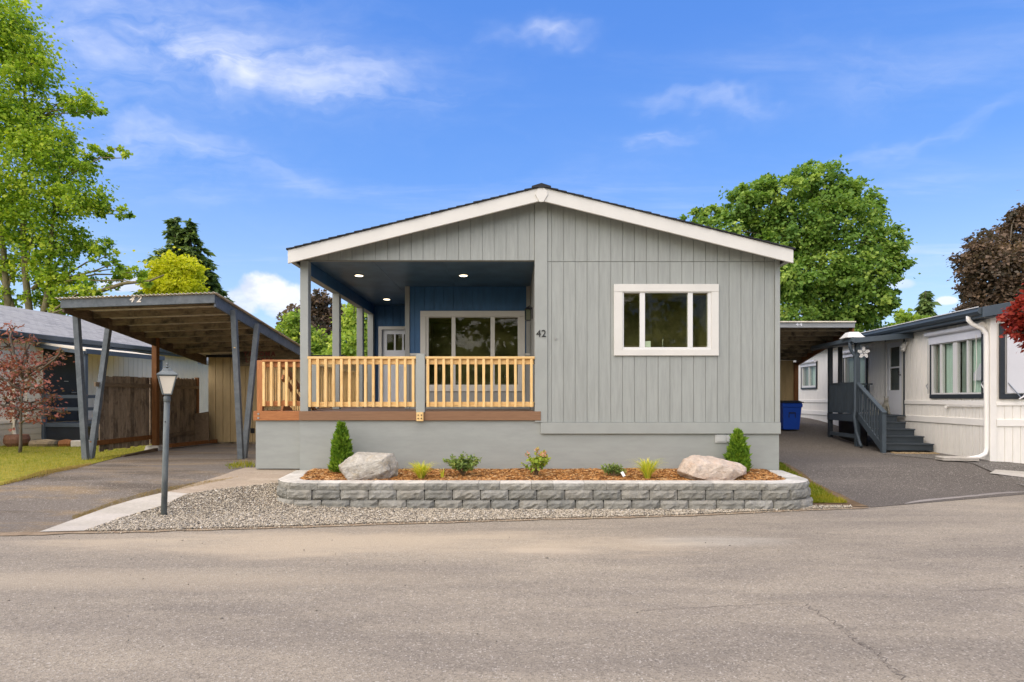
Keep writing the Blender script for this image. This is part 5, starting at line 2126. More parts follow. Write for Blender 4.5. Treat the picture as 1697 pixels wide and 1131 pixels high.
# planter pot, log edging
px_ = P(28, 737, 15.0)
pz = float(gh(px_.x, 15.0))
pot = MB().lathe((px_.x, 15.0, pz), [(.20, 0), (.27, .1), (.28, .2), (.25, .30), (.235, .31), (.225, .27)], 14)
po = pot.build('half_barrel', wood('barrel_stave', (.12, .055, .03), (.20, .10, .06), (.26, .15, .09), (16, 16, 1), objvar=0), None)
tag(po, 'low brown half barrel below the downspout of the greige home', 'planter pot')
for i, (u0, u1, mt, lb) in enumerate(((52, 100, M_oldwood_x, 'brown log edging the lawn left of the landing'), (100, 121, M_brownpost, 'short reddish log at the end of the lawn edging'), (121, 146, M_conc, 'pale concrete edging block beside the reddish log'))):
    a, c_ = P(u0, 733, 14.9), P(u1 - 1, 731, 14.9)
    g0 = float(gh(a.x, 14.9))
    if i < 2:
        o = MB().tube([(a.x, 14.9, g0 + .07), ((a.x + c_.x) / 2, 14.92, g0 + .09), (c_.x, 14.9, g0 + .08)], [.10, .11, .09], 8).build('log_edging', mt, None)
    else:
        o = MB().box(a.x, c_.x, 14.8, 15.0, g0, g0 + .17).build('edging_block', mt, None, .02)
    tag(o, lb, 'garden edging')

# red Japanese maple on the left lawn
M_redmaple = leafmat('bronze_red_leaf', (.13, .10, .04), (.30, .10, .075), (.48, .19, .15), .35)
pxm = [(20, 548, 14), (14, 575, 24), (45, 590, 22), (12, 610, 30), (50, 615, 26), (82, 597, 18), (95, 590, 10), (20, 640, 26), (62, 640, 24), (12, 668, 22), (50, 668, 24), (85, 662, 16), (100, 683, 10), (30, 693, 18), (80, 688, 14), (-15, 620, 40), (-20, 670, 30), (52, 565, 12), (102, 580, 8), (60, 692, 12)]
tree('japanese_maple', 'small airy red leaved maple on the lawn in front of the greige home', 'tree', 13.2, 33, pxm, .072, 3200, M_redmaple, 61, .035, .30, .22, .15, twigs=6, shell=.15, sig=.34, clump=9, dyf=1.0)

# ------------------------------------------------------------------ white home on the right
M_wsid = paint('cream_vinyl_siding', (.89, .855, .775), .5, .04, (6, 6, 1), .08, .02)
M_wtrim = paint('cream_trim', (.90, .87, .80), .5, .03, bump=.08)
M_slate = paint('slate_blue_paint', (.062, .082, .10), .5, .12, bump=.12)
M_slate_d = paint('slate_step_paint', (.045, .058, .07), .55, .15, bump=.15)
M_dkcase = paint('dark_window_trim', (.03, .037, .045), .5, .1, bump=.05)
M_curtain = paint('mint_curtain', (.56, .74, .62), .8, .08, (14, 14, 1), .3)
M_drape = paint('sage_drape', (.26, .33, .27), .85, .12, (14, 14, 1), .4)
M_blind = paint('white_blind', (.74, .75, .78), .5, .02, bump=.03)
M_clear = glass('clear_window_glass', (.93, .94, .93))
RA = (9.44, 11.5)
thr = math.atan(.0963)
T_s = Matrix(((0, 1, 0, 0), (-1, 0, 0, 0), (0, 0, 1, 0), (0, 0, 0, 1)))   # along -> -y, into wall -> +x
T_f = Matrix.Identity(4)
rh = thing('white_home', 'cream white home with slate gutter, roller shade window and white entry door', 'house', (RA[0], RA[1], 0), -thr, local=True)
RL, RWD, REZ = 15.0, 7.2, 3.32
# walls as butted pieces around the openings (s = distance back along the wall)
WINS = [(.134, 1.90, 1.61, 3.06), (4.75, 6.15, 1.75, 2.98), (8.05, 9.35, 1.93, 2.86)]
DOOR = (2.98, 3.80, 1.20, 3.10)
ops = sorted(WINS + [DOOR])
b = MB()
pr = 0.0
for (s0, s1_, z0, z1) in ops:
    i_ = .05
    b.box(.02, .12, pr, s0 + i_, -.05, REZ)
    b.box(.02, .12, s0 + i_, s1_ - i_, -.05, z0 + i_)
    b.box(.02, .12, s0 + i_, s1_ - i_, z1 - i_, REZ)
    pr = s1_ - i_
b.box(.02, .12, pr, RL, -.05, REZ)
wall_r = b.build('side_wall', M_wsid, rh)
b = MB()


def ribs(m, s0, s1_, z0, z1, pitch=.102):
    s = s0
    while s < s1_ - .02:
        e = min(s + pitch, s1_)
        lo = [(z0, z1)]
        for (a, c_, q0, q1) in ops:
            if e - .02 > a and s + .02 < c_:
                nl = []
                for (x0, x1) in lo:
                    if q0 > x0:
                        nl.append((x0, min(x1, q0)))
                    if q1 < x1:
                        nl.append((max(x0, q1), x1))
                lo = nl
        for (x0, x1) in lo:
            if x1 - x0 > .03:
                m.box(.008, .02, s + .006, e - .006, x0, x1)
        s += pitch


ribs(b, .12, RL, 1.57, REZ - .02)
ribs(b, .12, RL, 1.20, 1.47)
b.build('siding', M_wsid, rh, kind='stuff')
b = MB()
ribs(b, .12, RL, -.05, 1.06)
b.build('skirting', M_wsid, rh, kind='stuff')
for z0, z1 in ((1.47, 1.57), (1.06, 1.20)):
    q = 0.0
    for (a, c_) in ((DOOR[0] - .05, DOOR[1] + .05),):
        MB().box(-.018, .02, q + .1, a, z0, z1).build('trim_board', M_wtrim, rh, .006)
        q = c_
    MB().box(-.018, .02, q, RL, z0, z1).build('trim_board', M_wtrim, rh, .006)
MB().box(-.012, .10, -.012, .115, -.05, REZ).build('corner_board', M_wtrim, rh, .004)
# front (road side) wall
FWN = (.16, 2.2, 1.60, 3.09)
b = MB()
b.box(.10, FWN[0] + .05, .02, .12, -.05, REZ)
b.box(FWN[0] + .05, FWN[1] - .05, .02, .12, .25, FWN[2] + .05)
b.box(FWN[0] + .05, FWN[1] - .05, .02, .12, FWN[3] - .05, REZ)
b.box(FWN[1] - .05, RWD, .02, .12, -.05, REZ)
b.prism([(0.0, REZ), (RWD, REZ), (RWD / 2, REZ + .66)], .02, .12)
b.build('front_wall', M_wsid, rh)
b = MB()
x = .12
while x < 5:
    b.box(x + .006, x + .14, .008, .02, -.05, 1.06)
    b.box(x + .006, x + .14, .008, .02, 1.20, 1.47)
    x += .146
b.build('siding', M_wsid, rh, kind='stuff')
for z0, z1 in ((1.47, 1.53), (1.06, 1.20), (3.13, 3.20)):
    MB().box(.105, 5, -.018, .02, z0, z1).build('trim_board', M_wtrim, rh, .006)
fwin = window(rh, T_f, *FWN, (.09, .09, .02, .10), [(FWN[0] + .13, FWN[1] - .13, FWN[2] + .14, FWN[3] - .06)], M_dkcase, M_vinyl, M_clear, depth=.5)
MB().box(FWN[0] + .115, FWN[1] - .09, -.045, -.035, FWN[2] + .115, FWN[3] - .03).build('roller_shade', M_blind, fwin)
b = MB()
b.tube([(FWN[0] + .13, -.05, 1.92), (FWN[0] + .34, -.09, 1.62)], .010, 6)
b.tube([(FWN[0] + .34, -.09, 1.62), (FWN[0] + .75, -.06, 2.1)], .010, 6)
b.tube([(FWN[0] + .30, -.09, 1.60), (FWN[0] + .40, -.09, 1.66)], .018, 6)
b.build('shade_arm', M_steel, fwin)
# roof and gutters
b = MB()
b.prism([(-.30, REZ - .0), (RWD + .3, REZ - .0), (RWD + .3, REZ + .04), (RWD / 2, REZ + .74), (-.30, REZ + .04)], -.28, RL + .3)
b.build('roof', M_shingle, rh)
MB().prism([(-.38, REZ + .06), (-.40, REZ - .02), (-.36, REZ - .07), (-.30, REZ - .09), (-.285, REZ + .05)], -.25, RL + .28).build('gutter', M_slate, rh)
MB().box(-.41, -.39, -.26, RL + .28, REZ + .055, REZ + .072).build('gutter_lip', M_vinyl, rh)
MB().box(-.30, .0, -.25, RL + .28, REZ - .13, REZ - .09).build('soffit', M_slate, rh)
MB().prism([(-.33, REZ - .14), (RWD / 2, REZ + .52), (RWD / 2, REZ + .76), (-.33, REZ + .06)], -.30, -.26).build('fascia_board', M_slate, rh, .004)
# downspout and its outlet
b = MB()
b.tube([(-.33, .12, REZ - .06), (-.33, .12, REZ - .14), (-.28, .10, REZ - .22), (-.12, .06, REZ - .32), (-.06, .04, REZ - .42), (-.055, .03, REZ - .6), (-.055, .03, .62), (-.08, .02, .52), (-.2, .0, .46), (-.46, -.02, .41)], .042, 10)
b.build('downspout', M_wtrim, rh, smooth=True)
# utility conduit along the trim
b = MB().tube([(-.03, 1.30, 1.445), (-.03, .12, 1.455)], .014, 6)
b.tube([(-.03, 1.30, 1.40), (-.03, 1.30, 1.46)], .03, 6)
b.build('conduit', M_wtrim, rh)
# side windows
w1 = window(rh, T_s, -1.90, -.134, 1.61, 3.06, (.035, .085, .02, .09),
            [(-1.815, -1.56, 1.735, 2.82), (-1.50, -1.12, 1.735, 2.82), (-.99, -.68, 1.735, 2.82), (-.63, -.245, 1.735, 2.82)], M_dkcase, M_vinyl, M_clear, depth=.6)
for (a0, a1, mt) in ((-1.82, -1.53, M_drape), (-1.53, -1.09, M_curtain), (-1.01, -.655, M_drape), (-.655, -.23, M_curtain)):
    vs, fs = [], []
    n = 28
    for i in range(n + 1):
        a = a0 + (a1 - a0) * i / n
        d = .11 + .018 * math.sin(i * 1.9)
        vs += [(a, d, 1.70), (a, d, 2.86)]
    for i in range(n):
        fs.append((2 * i, 2 * i + 2, 2 * i + 3, 2 * i + 1))
    m = MB(T_s)
    m.add(vs, fs)
    m.build('curtain', mt, w1, smooth=True)
m = MB(T_s)
m.box(-.54, -.29, .036, .044, 1.98, 2.14)
m.prism([(-.54, 2.14), (-.29, 2.14), (-.29, 2.32), (-.36, 2.32), (-.44, 2.20)], .036, .044)
m.build('window_hanging', M_blind, w1)
m = MB(T_s)
m.box(-1.90, -.20, -.05, -.035, 2.84, 3.03)
m.tube([(-1.93, -.085, 3.07), (-.17, -.085, 3.07)], .055, 10)
sh1 = m.build('roller_shade', M_blind, rh)
m = MB(T_s).tube([(-.165, -.085, 3.07), (-.10, -.085, 3.07)], .075, 10)
m.box(-.15, -.10, -.06, -.02, 2.9, 3.02)
m.build('shade_motor', M_wtrim, sh1)
for a in (-1.92, -.12):
    m = MB(T_s).tube([(a, -.05, 3.0), (a, -.05, 1.72)], .009, 6)
    m.tube([(a, -.05, 1.95), (a - .03, -.07, 1.9), (a, -.05, 1.82)], .012, 6)
    m.build('shade_rod', M_steel, sh1)
MB(T_s).tube([(-.32, -.06, 2.9), (-.30, -.06, 2.4), (-.36, -.055, 1.75)], .006, 5).build('shade_cord', M_wtrim, sh1)
for (s0, s1_, z0, z1) in WINS[1:]:
    mid = -(s0 + s1_) / 2
    ww = window(rh, T_s, -s1_, -s0, z0, z1, (.03, .05, .03, .05), [(-s1_ + .10, mid - .02, z0 + .12, z1 - .16), (mid + .02, -s0 - .12, z0 + .12, z1 - .16)], M_dkcase, M_vinyl, M_clear, depth=.6)
    MB(T_s).box(-s1_ + .08, mid, .12, .13, z0 + .08, z1 - .1).build('curtain', M_drape, ww)
    MB(T_s).box(mid, -s0 - .08, .12, .13, z0 + .08, z1 - .1).build('curtain', M_curtain, ww)
    m = MB(T_s)
    m.tube([(-s1_ - .03, -.08, z1 + .0), (-s0 + .03, -.08, z1 + .0)], .05, 8)
    m.box(-s1_, -s0, -.05, -.035, z1 - .15, z1 - .02)
    m.build('roller_shade', M_blind, ww)
# entry door
a0, a1 = -DOOR[1], -DOOR[0]
z0, z1 = DOOR[2], DOOR[3]
dr = tbox(T_s, 'entry_door', M_door, rh, (a0 + .06, a1 - .06, -.012, .03, z0, z0 + .62), (a0 + .06, a0 + .18, -.012, .03, z0 + .62, z1 - .06), (a1 - .18, a1 - .06, -.012, .03, z0 + .62, z1 - .06),
          (a0 + .18, a1 - .18, -.012, .03, z1 - .18, z1 - .06), (a0 + .18, a1 - .18, -.012, .03, z0 + 1.18, z0 + 1.22), bevel=.004)
tbox(T_s, 'casing', M_white, dr, (a0, a0 + .058, -.025, .06, z0, z1), (a1 - .058, a1, -.025, .06, z0, z1), (a0 + .058, a1 - .058, -.025, .06, z1 - .058, z1))
tbox(T_s, 'dark_edge', M_dkcase, dr, (a1, a1 + .03, -.02, .02, z0, z1 + .03), (a0 - .02, a0, -.02, .02, z0, z1 + .03))
for (q0, q1) in ((z0 + .62, z0 + 1.18), (z0 + 1.22, z1 - .18)):
    tbox(T_s, 'pane', M_clear, dr, (a0 + .18, a1 - .18, .004, .009, q0, q1))
tbox(T_s, 'inner_door', paint('inner_door', (.16, .19, .19), .6, .2), dr, (a0 + .06, a1 - .06, .10, .12, z0, z1 - .06))
MB(T_s).tube([(a1 - .12, -.012, z0 + 1.0), (a1 - .12, -.06, z0 + 1.0), (a1 - .12, -.06, z0 + 1.1)], .016, 6).build('handle', M_black, dr)
m = MB(T_s)
m.box(a1 + .08, a1 + .18, -.05, .0, 2.92, 3.0)
m.tube([(a1 + .13, -.05, 2.95), (a1 + .10, -.12, 2.86)], .045, 8)
m.tube([(a1 + .13, -.05, 2.90), (a1 + .16, -.12, 2.78)], .045, 8)
m.build('flood_light', M_white, rh)

# entry deck with stair
ed = thing('entry_deck', 'slate blue entry deck with five steps and baluster rails beside the white home', 'deck', (RA[0], RA[1], 0), -thr, local=True)
DZ = 1.20
XO = -1.17
b = MB()
for k in range(11):
    b.box(XO + k * .104, XO + k * .104 + .098, 2.85, 4.42, DZ - .03, DZ)
b.build('floor', M_slate_d, ed)
MB().box(XO - .03, XO, 2.80, 4.44, DZ - .17, DZ + .005).build('fascia_board', M_slate, ed, .004)
MB().box(XO - .02, XO + .05, 2.80, 4.40, .62, .71).build('lower_rail', M_slate, ed)
MB().box(XO + .25, XO + .27, 2.9, 4.4, .4, DZ - .04).build('under_floor_panel', M_black, ed)  # black sheet set back under the floor, stands for the shade there
for s_, z1 in ((2.86, 3.02), (4.36, 3.02)):
    MB().box(XO - .035, XO + .065, s_ - .05, s_ + .05, .32, z1).build('post', M_slate if s_ < 3 else M_dkcase, ed, .004)
MB().box(XO + .25, XO + .34, 4.36, 4.45, DZ, 3.02).build('post', M_dkcase, ed, .004)
r1 = MB().box(XO - .04, XO + .05, 2.92, 4.30, 1.98, 2.02).box(XO - .012, XO + .025, 2.92, 4.30, 1.90, 1.98).box(XO - .012, XO + .025, 2.92, 4.30, 1.24, 1.30).build('railing', M_slate, ed, .003)
src = None
for k in range(17):
    yy = 2.97 + k * .081
    if src is None:
        src = MB().box(XO - .048, XO - .013, yy - .018, yy + .018, 1.235, 1.975).build('baluster', M_slate, r1)
    else:
        dup(src, r1, Vector((XO - .0305, yy, 1.605)))
# back rail at the far end of the deck
r2 = MB().box(XO + .05, -.05, 4.37, 4.43, 1.98, 2.02).box(XO + .05, -.05, 4.38, 4.41, 1.24, 1.30).build('railing', M_slate, ed, .003)
for k in range(10):
    xx = XO + .12 + k * .1
    MB().box(xx - .018, xx + .018, 4.345, 4.378, 1.235, 1.975).build('baluster', M_slate, r2)
for k in range(5):
    zt = DZ - .155 * k
    s0 = 2.80 - .262 * k
    xr_ = -.25 + .055 * k
    MB().box(XO + .02, xr_, s0 - .03 - .0, s0 + .27 if k else s0 + .05, zt - .03, zt).build('stair_tread', M_slate_d, ed, .004)
    MB().box(XO + .03, xr_ - .01, s0 - .005, s0 + .015, zt - .155, zt - .03).build('stair_riser', M_slate_d, ed)
    MB().box(xr_ - .03, xr_ - .008, s0 + .016, 2.9, zt - .155, zt - .031).build('stringer', M_slate_d, ed)
nw_ = MB().box(XO - .06, XO + .03, 1.56, 1.65, .34, 1.28).build('newel_post', M_slate, ed, .004)
m = MB()
m.beam((XO - .015, 2.80, 2.0), (XO - .015, 1.54, 1.28), .10, .045)
m.beam((XO - .015, 2.80, 1.22), (XO - .015, 1.66, .50), .04, .16)
r3 = m.build('stair_rail', M_slate, ed, .003)
for k in range(9):
    yy = 2.70 - k * .118
    zt = 2.0 - (2.80 - yy) * .571
    MB().box(XO - .03, XO + .0, yy - .018, yy + .018, zt - .80, zt - .02).build('baluster', M_slate, r3)
# canopy over the entry deck
cn = thing('entry_canopy', 'slate canopy with gutter over the entry deck of the white home', 'canopy', (RA[0], RA[1], 0), -thr, local=True)
b = MB()
b.prism([(-1.34, 3.02), (-.012, 3.14), (-.012, 3.20), (-1.34, 3.08)], 2.58, 5.0)
b.build('roof', M_slate, cn)
MB().prism([(-1.40, 3.10), (-1.43, 3.0), (-1.37, 2.96), (-1.345, 2.97), (-1.345, 3.09)], 2.55, 5.0).build('gutter', M_slate, cn)
MB().prism([(-1.36, 2.96), (-.012, 3.07), (-.012, 3.20), (-1.36, 3.08)], 2.545, 2.578).build('fascia_board', M_slate, cn, .003)
m = MB()
m.tube([(-1.39, 2.72, 3.0), (-1.39, 2.72, 2.88), (-1.36, 2.72, 2.78), (-1.27, 2.73, 2.66), (-1.26, 2.74, 2.5), (-1.26, 2.74, 1.32), (-1.30, 2.70, 1.16), (-1.28, 2.64, .8), (-1.24, 2.55, .52), (-1.25, 2.46, .45)], .038, 8)
m.build('downspout', M_slate, cn, smooth=True)
cap = thing('roof_cap', 'white trapezoid cap on the edge of the slate canopy', 'roof cap', (RA[0], RA[1], 0), -thr, local=True)
m = MB().frustum((-1.28, 2.86, 3.12), .20, .0, .11, .13)
m.frustum((-1.28, 2.86, 3.10), .21, 0, .21, .022)
m.build('cover', M_vinyl, cap, .004)
MB().frustum((-1.28, 2.86, 3.04), .05, 0, .05, .07).build('stub', M_slate, cap)
# white spinner on the deck post
sp_ = thing('wind_spinner', 'small white petal wind spinner on the slate deck post', 'wind spinner', (RA[0], RA[1], 0), -thr, local=True)
for k in range(5):
    a = k * 2 * math.pi / 5 + .3
    cx, cz_ = XO + .12, 2.74
    d = Vector((math.cos(a), 0, math.sin(a)))
    n_ = Vector((-d.z, 0, d.x))
    c = Vector((cx, 2.76, cz_))
    pts = [c + d * .02, c + d * .07 + n_ * .05, c + d * .14 + n_ * .03, c + d * .15 - n_ * .02, c + d * .07 - n_ * .04]
    vs = [tuple(p) for p in pts] + [tuple(p + Vector((0, .008, 0))) for p in pts]
    m = MB()
    m.add(vs, [(0, 1, 2, 3, 4), (9, 8, 7, 6, 5)] + [(i, i + 5, (i + 1) % 5 + 5, (i + 1) % 5) for i in range(5)])
    m.build('petal', M_vinyl, sp_)
MB().tube([(XO + .12, 2.74, 2.74), (XO + .12, 2.81, 2.74)], .018, 8).build('hub', M_vinyl, sp_)


# stone cat on the top step
def skin_figure(name, label, cat, pts, edges, radii, mat, loc, rotz, local_scale=1.0):
    me = bpy.data.meshes.new(name)
    me.from_pydata([tuple(Vector(p) * local_scale) for p in pts], edges, [])
    o = bpy.data.objects.new(name, me)
    COL.objects.link(o)
    me.materials.append(mat)
    o.modifiers.new('skin', 'SKIN')
    for i, r_ in enumerate(radii):
        me.skin_vertices[0].data[i].radius = (r_[0] * local_scale, r_[1] * local_scale) if hasattr(r_, '__len__') else (r_ * local_scale, r_ * local_scale)
    me.skin_vertices[0].data[0].use_root = True
    s_ = o.modifiers.new('smooth', 'SUBSURF')
    s_.levels = s_.render_levels = 2
    dg = bpy.context.evaluated_depsgraph_get()
    m2 = bpy.data.meshes.new_from_object(o.evaluated_get(dg))
    bpy.data.objects.remove(o)
    o = link(name, m2, mat, None, loc, 0, True)
    o.rotation_euler = (0, 0, rotz)
    tag(o, label, cat)
    return o


M_stone = rock_mat('cast_stone', [(.3, (.13, .125, .105)), (.5, (.27, .26, .22)), (.7, (.38, .365, .31))])
cat_pts = [(0, .06, .10), (0, .0, .22), (0, -.045, .33), (0, -.06, .40), (0, -.075, .465), (0, -.135, .45),
           (-.04, -.07, .50), (-.055, -.07, .56), (.04, -.07, .50), (.055, -.07, .56),
           (-.055, -.09, .20), (-.06, -.12, .02), (.055, -.09, .20), (.06, -.12, .02),
           (-.10, .03, .08), (-.11, -.06, .02), (.10, .03, .08), (.11, -.06, .02), (.06, .16, .03), (.17, .10, .025)]
cat_e = [(0, 1), (1, 2), (2, 3), (3, 4), (4, 5), (4, 6), (6, 7), (4, 8), (8, 9), (2, 10), (10, 11), (2, 12), (12, 13), (0, 14), (14, 15), (0, 16), (16, 17), (0, 18), (18, 19)]
cat_r = [.11, .10, .075, .05, .062, .025, .022, .006, .022, .006, .03, .022, .03, .022, .055, .025, .055, .025, .022, .012]


def rloc(x, y, z):
    c_, s_ = math.cos(thr), math.sin(thr)
    return (RA[0] + x * c_ + y * s_, RA[1] - x * s_ + y * c_, z)


skin_figure('cat_statue', 'grey stone cat statue sitting upright on the top entry step', 'statue', cat_pts, cat_e, cat_r, M_stone, rloc(-.46, 2.93, DZ + .002), R(-15), .82)
kit_pts = [(0, .05, .07), (0, -.03, .08), (0, -.10, .13), (0, -.15, .12), (-.03, -.10, .18), (.03, -.10, .18), (-.05, -.10, .01), (.05, -.10, .01), (.09, .08, .03)]
kit_e = [(0, 1), (1, 2), (2, 3), (2, 4), (2, 5), (1, 6), (1, 7), (0, 8)]
kit_r = [.07, .06, .045, .025, .01, .01, .025, .025, .015]
skin_figure('kitten_statue', 'small pale stone kitten crouching beside the stone cat on the top step', 'statue', kit_pts, kit_e, kit_r, M_stone, rloc(-.70, 2.93, DZ + .002), R(40), .9)

# splash block, mat
sb = thing('splash_block', 'pale concrete splash block under the white downspout', 'splash block', rloc(-.62, -.05, .33))
c0 = rloc(-.62, -.05, 0)
gz_ = float(gh(c0[0], c0[1]))
T_ = Matrix.Translation((c0[0], c0[1], gz_ + .02)) @ Matrix.Rotation(-thr, 4, 'Z')
m = MB(T_).box(-.36, .30, -.14, .14, 0, .03)
m.box(-.36, .30, -.14, -.10, .031, .075)
m.box(-.36, .30, .10, .14, .031, .075)
m.box(-.36, -.32, -.10, .10, .031, .07)
m.build('trough', M_conc, sb, .012)
c0 = rloc(-.62, 1.42, 0)
mt = MB(Matrix.Translation((c0[0], c0[1], float(gh(c0[0], c0[1])) + .012)) @ Matrix.Rotation(-thr, 4, 'Z'))
for k in range(9):
    for j in range(2):
        mt.box(-.46 + k * .105, -.46 + k * .105 + .09, -.09 + j * .1 + .012 * (k % 2), -.09 + j * .1 + .08, .0, .022 + .006 * ((k + j) % 2))
mo = mt.build('woven_mat', wood('straw_mat', (.30, .21, .11), (.42, .31, .17), (.5, .38, .22), (9, 9, 9), knots=False, objvar=0), None)
tag(mo, 'tan woven mat on the asphalt before the slate steps', 'mat')

# ------------------------------------------------------------------ carport 44 behind the house
c4 = thing('carport', 'brown carport with grey front board behind the blue bin, number 44', 'carport', (7.2, 15, .6))


def z4(y):
    return 3.585 - .19 * (y - 15.0)


def x4(y):
    return 8.83 + .08 * (y - 15.0)


def beam4(m, xl, y0, y1, d0, d1, wl_=None):
    vs = []
    for y_ in (y0, y1):
        xr_ = x4(y_)
        xl_ = xl if wl_ is None else xr_ - wl_
        for (x, d) in ((xl_, d0), (xr_, d0), (xr_, d1), (xl_, d1)):
            vs.append((x, y_, z4(y_) + d))
    m.add(vs, [(0, 1, 2, 3), (7, 6, 5, 4), (4, 5, 1, 0), (5, 6, 2, 1), (6, 7, 3, 2), (7, 4, 0, 3)])
    return m


M_greyboard = paint('grey_board', (.30, .31, .31), .6, .12, (1, 6, 6), .2)
beam4(MB(), 4.9, 15.0, 15.04, -.15, 0).build('fascia_board', M_greyboard, c4, .004)
beam4(MB(), 0, 15.042, 18.6, -.26, -.03, .05).build('side_beam', M_brownpost, c4)
for k in range(8):
    y_ = 15.25 + k * .42
    vs = []
    beam4(MB(), 4.9, y_, y_ + .04, -.17, -.035).build('purlin', M_oldwood_x, c4)
beam4(MB(), 4.85, 14.95, 18.8, -.028, .0).build('roof_sheet', M_tin, c4)
b4 = MB().box(4.95, x4(18.6) - .14, 18.6, 18.7, .5, 2.82).build('wall', M_tan, c4)
for x0 in np.arange(6.9, x4(18.6) - .16, .2032):
    MB().box(x0 + .006, min(x0 + .197, x4(18.6) - .141), 18.585, 18.6, .6, 2.70).build('siding_board', M_tan, b4)
MB().box(x4(18.6) - .13, x4(18.6), 18.55, 18.68, .5, 2.76).build('post', M_brownpost, c4)
for ch, u in (('4', 1321), ('4', 1327)):
    me = text_mesh(ch, .13, .004, offset=.004)
    o = link('carport_number', me, M_blind, c4, (kx(u, 15), 14.993, z4(15) - .07))
    o.rotation_euler = (R(90), 0, 0)

# blue bin
BY = 17.2
bx_ = kx(1305, BY)
bz = float(gh(bx_, BY))
M_blueplastic = paint('blue_plastic', (.012, .06, .36), .4, .06, bump=.05)
M_lid = paint('black_plastic', (.018, .02, .024), .45, .1)
bn = thing('wheelie_bin', 'bright blue wheelie bin with black lid at the house corner', 'bin', (bx_, BY, bz))
b = MB().frustum((bx_, BY, bz + .03), .23, 0, .285, .78, 0, .25, .31)
b.frustum((bx_, BY, bz + .68), .29, 0, .30, .09, 0, .32, .325)
b.build('body', M_blueplastic, bn, .012)
b = MB().frustum((bx_, BY - .01, bz + .812), .315, 0, .31, .03, 0, .345, .34)
b.frustum((bx_, BY, bz + .842), .28, 0, .22, .035, 0, .31, .26)
b.build('lid', M_lid, bn, .008)
m = MB().box(bx_ - .10, bx_ + .10, BY - .297, BY - .268, bz + .50, bz + .535).box(bx_ - .10, bx_ - .08, BY - .292, BY - .262, bz + .38, bz + .50).box(bx_ + .08, bx_ + .10, BY - .292, BY - .262, bz + .38, bz + .50)
m.build('grab_recess', M_lid, bn)
for s in (-1, 1):
    MB().tube([(bx_ + s * .20, BY + .26, bz + .11), (bx_ + s * .27, BY + .26, bz + .11)], .11, 14).build('wheel', M_lid, bn)
MB().tube([(bx_ - .22, BY + .38, bz + .82), (bx_ + .22, BY + .38, bz + .82)], .016, 8).build('handle', M_blueplastic, bn)

# ------------------------------------------------------------------ trees
M_lf_left = leafmat('yellow_green_leaf', (.06, .115, .012), (.17, .24, .022), (.35, .37, .045), .5, 1.9)
M_lf_yellow = leafmat('golden_leaf', (.26, .30, .015), (.46, .46, .02), (.60, .56, .05), .42, 1.5)
M_lf_chest = leafmat('chestnut_leaf', (.03, .065, .012), (.08, .135, .024), (.17, .215, .045), .4, 2.35)
M_lf_purple = leafmat('purple_leaf', (.035, .034, .024), (.075, .052, .038), (.14, .095, .06), .3, 2.0)
M_lf_mid = leafmat('fresh_green_leaf', (.055, .10, .018), (.15, .215, .035), (.30, .33, .06), .45, 2.0)
M_lf_con = leafmat('conifer_leaf', (.026, .045, .016), (.06, .09, .026), (.12, .15, .04), .3, 2.6)
M_lf_red = leafmat('red_maple_leaf', (.20, .02, .015), (.34, .035, .025), (.42, .08, .05), .35, .95)

pl = [(-60, 40, 90), (-10, 60, 70), (22, 30, 32), (30, 90, 40), (48, 120, 34), (66, 104, 16), (78, 100, 9), (-30, 190, 90), (35, 190, 52), (62, 230, 42), (105, 170, 20), (130, 165, 26), (150, 185, 14), (172, 186, 7),
      (92, 255, 42), (140, 268, 24), (172, 262, 16), (198, 246, 12), (208, 262, 7), (20, 300, 80), (100, 320, 44), (140, 330, 34), (172, 345, 20), (200, 352, 13), (214, 356, 6), (-40, 350, 80),
      (55, 385, 52), (110, 395, 34), (150, 405, 26), (175, 425, 18), (190, 440, 14), (20, 440, 34), (85, 445, 38), (120, 470, 36), (150, 480, 22), (75, 490, 30), (115, 505, 24), (205, 445, 16), (225, 452, 15), (240, 470, 12), (185, 470, 14), (140, 515, 16), (10, 490, 22), (-10, 520, 30)]
tree('maple_tree', 'tall yellow green tree rising behind the greige home roof', 'tree', 31, 45, pl, .165, 58000, M_lf_left, 71, .22, .42, .6, .2, M_bark_l,
     stems=[(kx(48, 31), P(40, 120, 31)), (kx(44, 31), P(100, 300, 31)), (kx(38, 31), P(-20, 200, 31))], twigs=2, shell=.25, sig=.20, clump=44, dyf=1.2,
     extra=[([P(58, 545, 31), P(100, 520, 31), P(160, 485, 30.6), P(205, 470, 30.3), P(248, 466, 30), P(272, 456, 29.8)], [.16, .14, .11, .09, .06, .03]),
            ([P(24, 520, 31), P(10, 478, 31.4), P(-6, 440, 31.6)], [.16, .12, .08]), ([P(54, 480, 31), P(80, 455, 31), P(112, 440, 31)], [.12, .08, .04])])
conifer('conifer_tree', 'dark conifer with twin tips behind the golden tree', 'tree', 44, [(290, 360, 1.0), (316, 368, .95), (340, 430, .8)], 545, 74, 26000, .42, M_lf_con, 72, W_=.24)
py_ = [(262, 452, 18), (285, 442, 22), (305, 448, 24), (322, 455, 14), (270, 478, 26), (300, 482, 28), (325, 480, 12), (250, 470, 12), (285, 505, 24), (312, 440, 14)]
tree('golden_tree', 'bright yellow leaved tree in front of the dark conifer', 'tree', 37, 288, py_, .17, 12000, M_lf_yellow, 73, .2, .42, .6, .2, shell=.3)
pg = [(470, 553, 16), (490, 538, 20), (455, 565, 14), (510, 560, 22), (480, 580, 28), (515, 595, 30), (548, 600, 20), (500, 620, 30), (545, 570, 14)]
tree('leafy_tree', 'light green tree seen above the carport beside the front porch post', 'tree', 33, 495, pg, .16, 15000, M_lf_mid, 74, .2, .42, .6, .2, shell=.35)
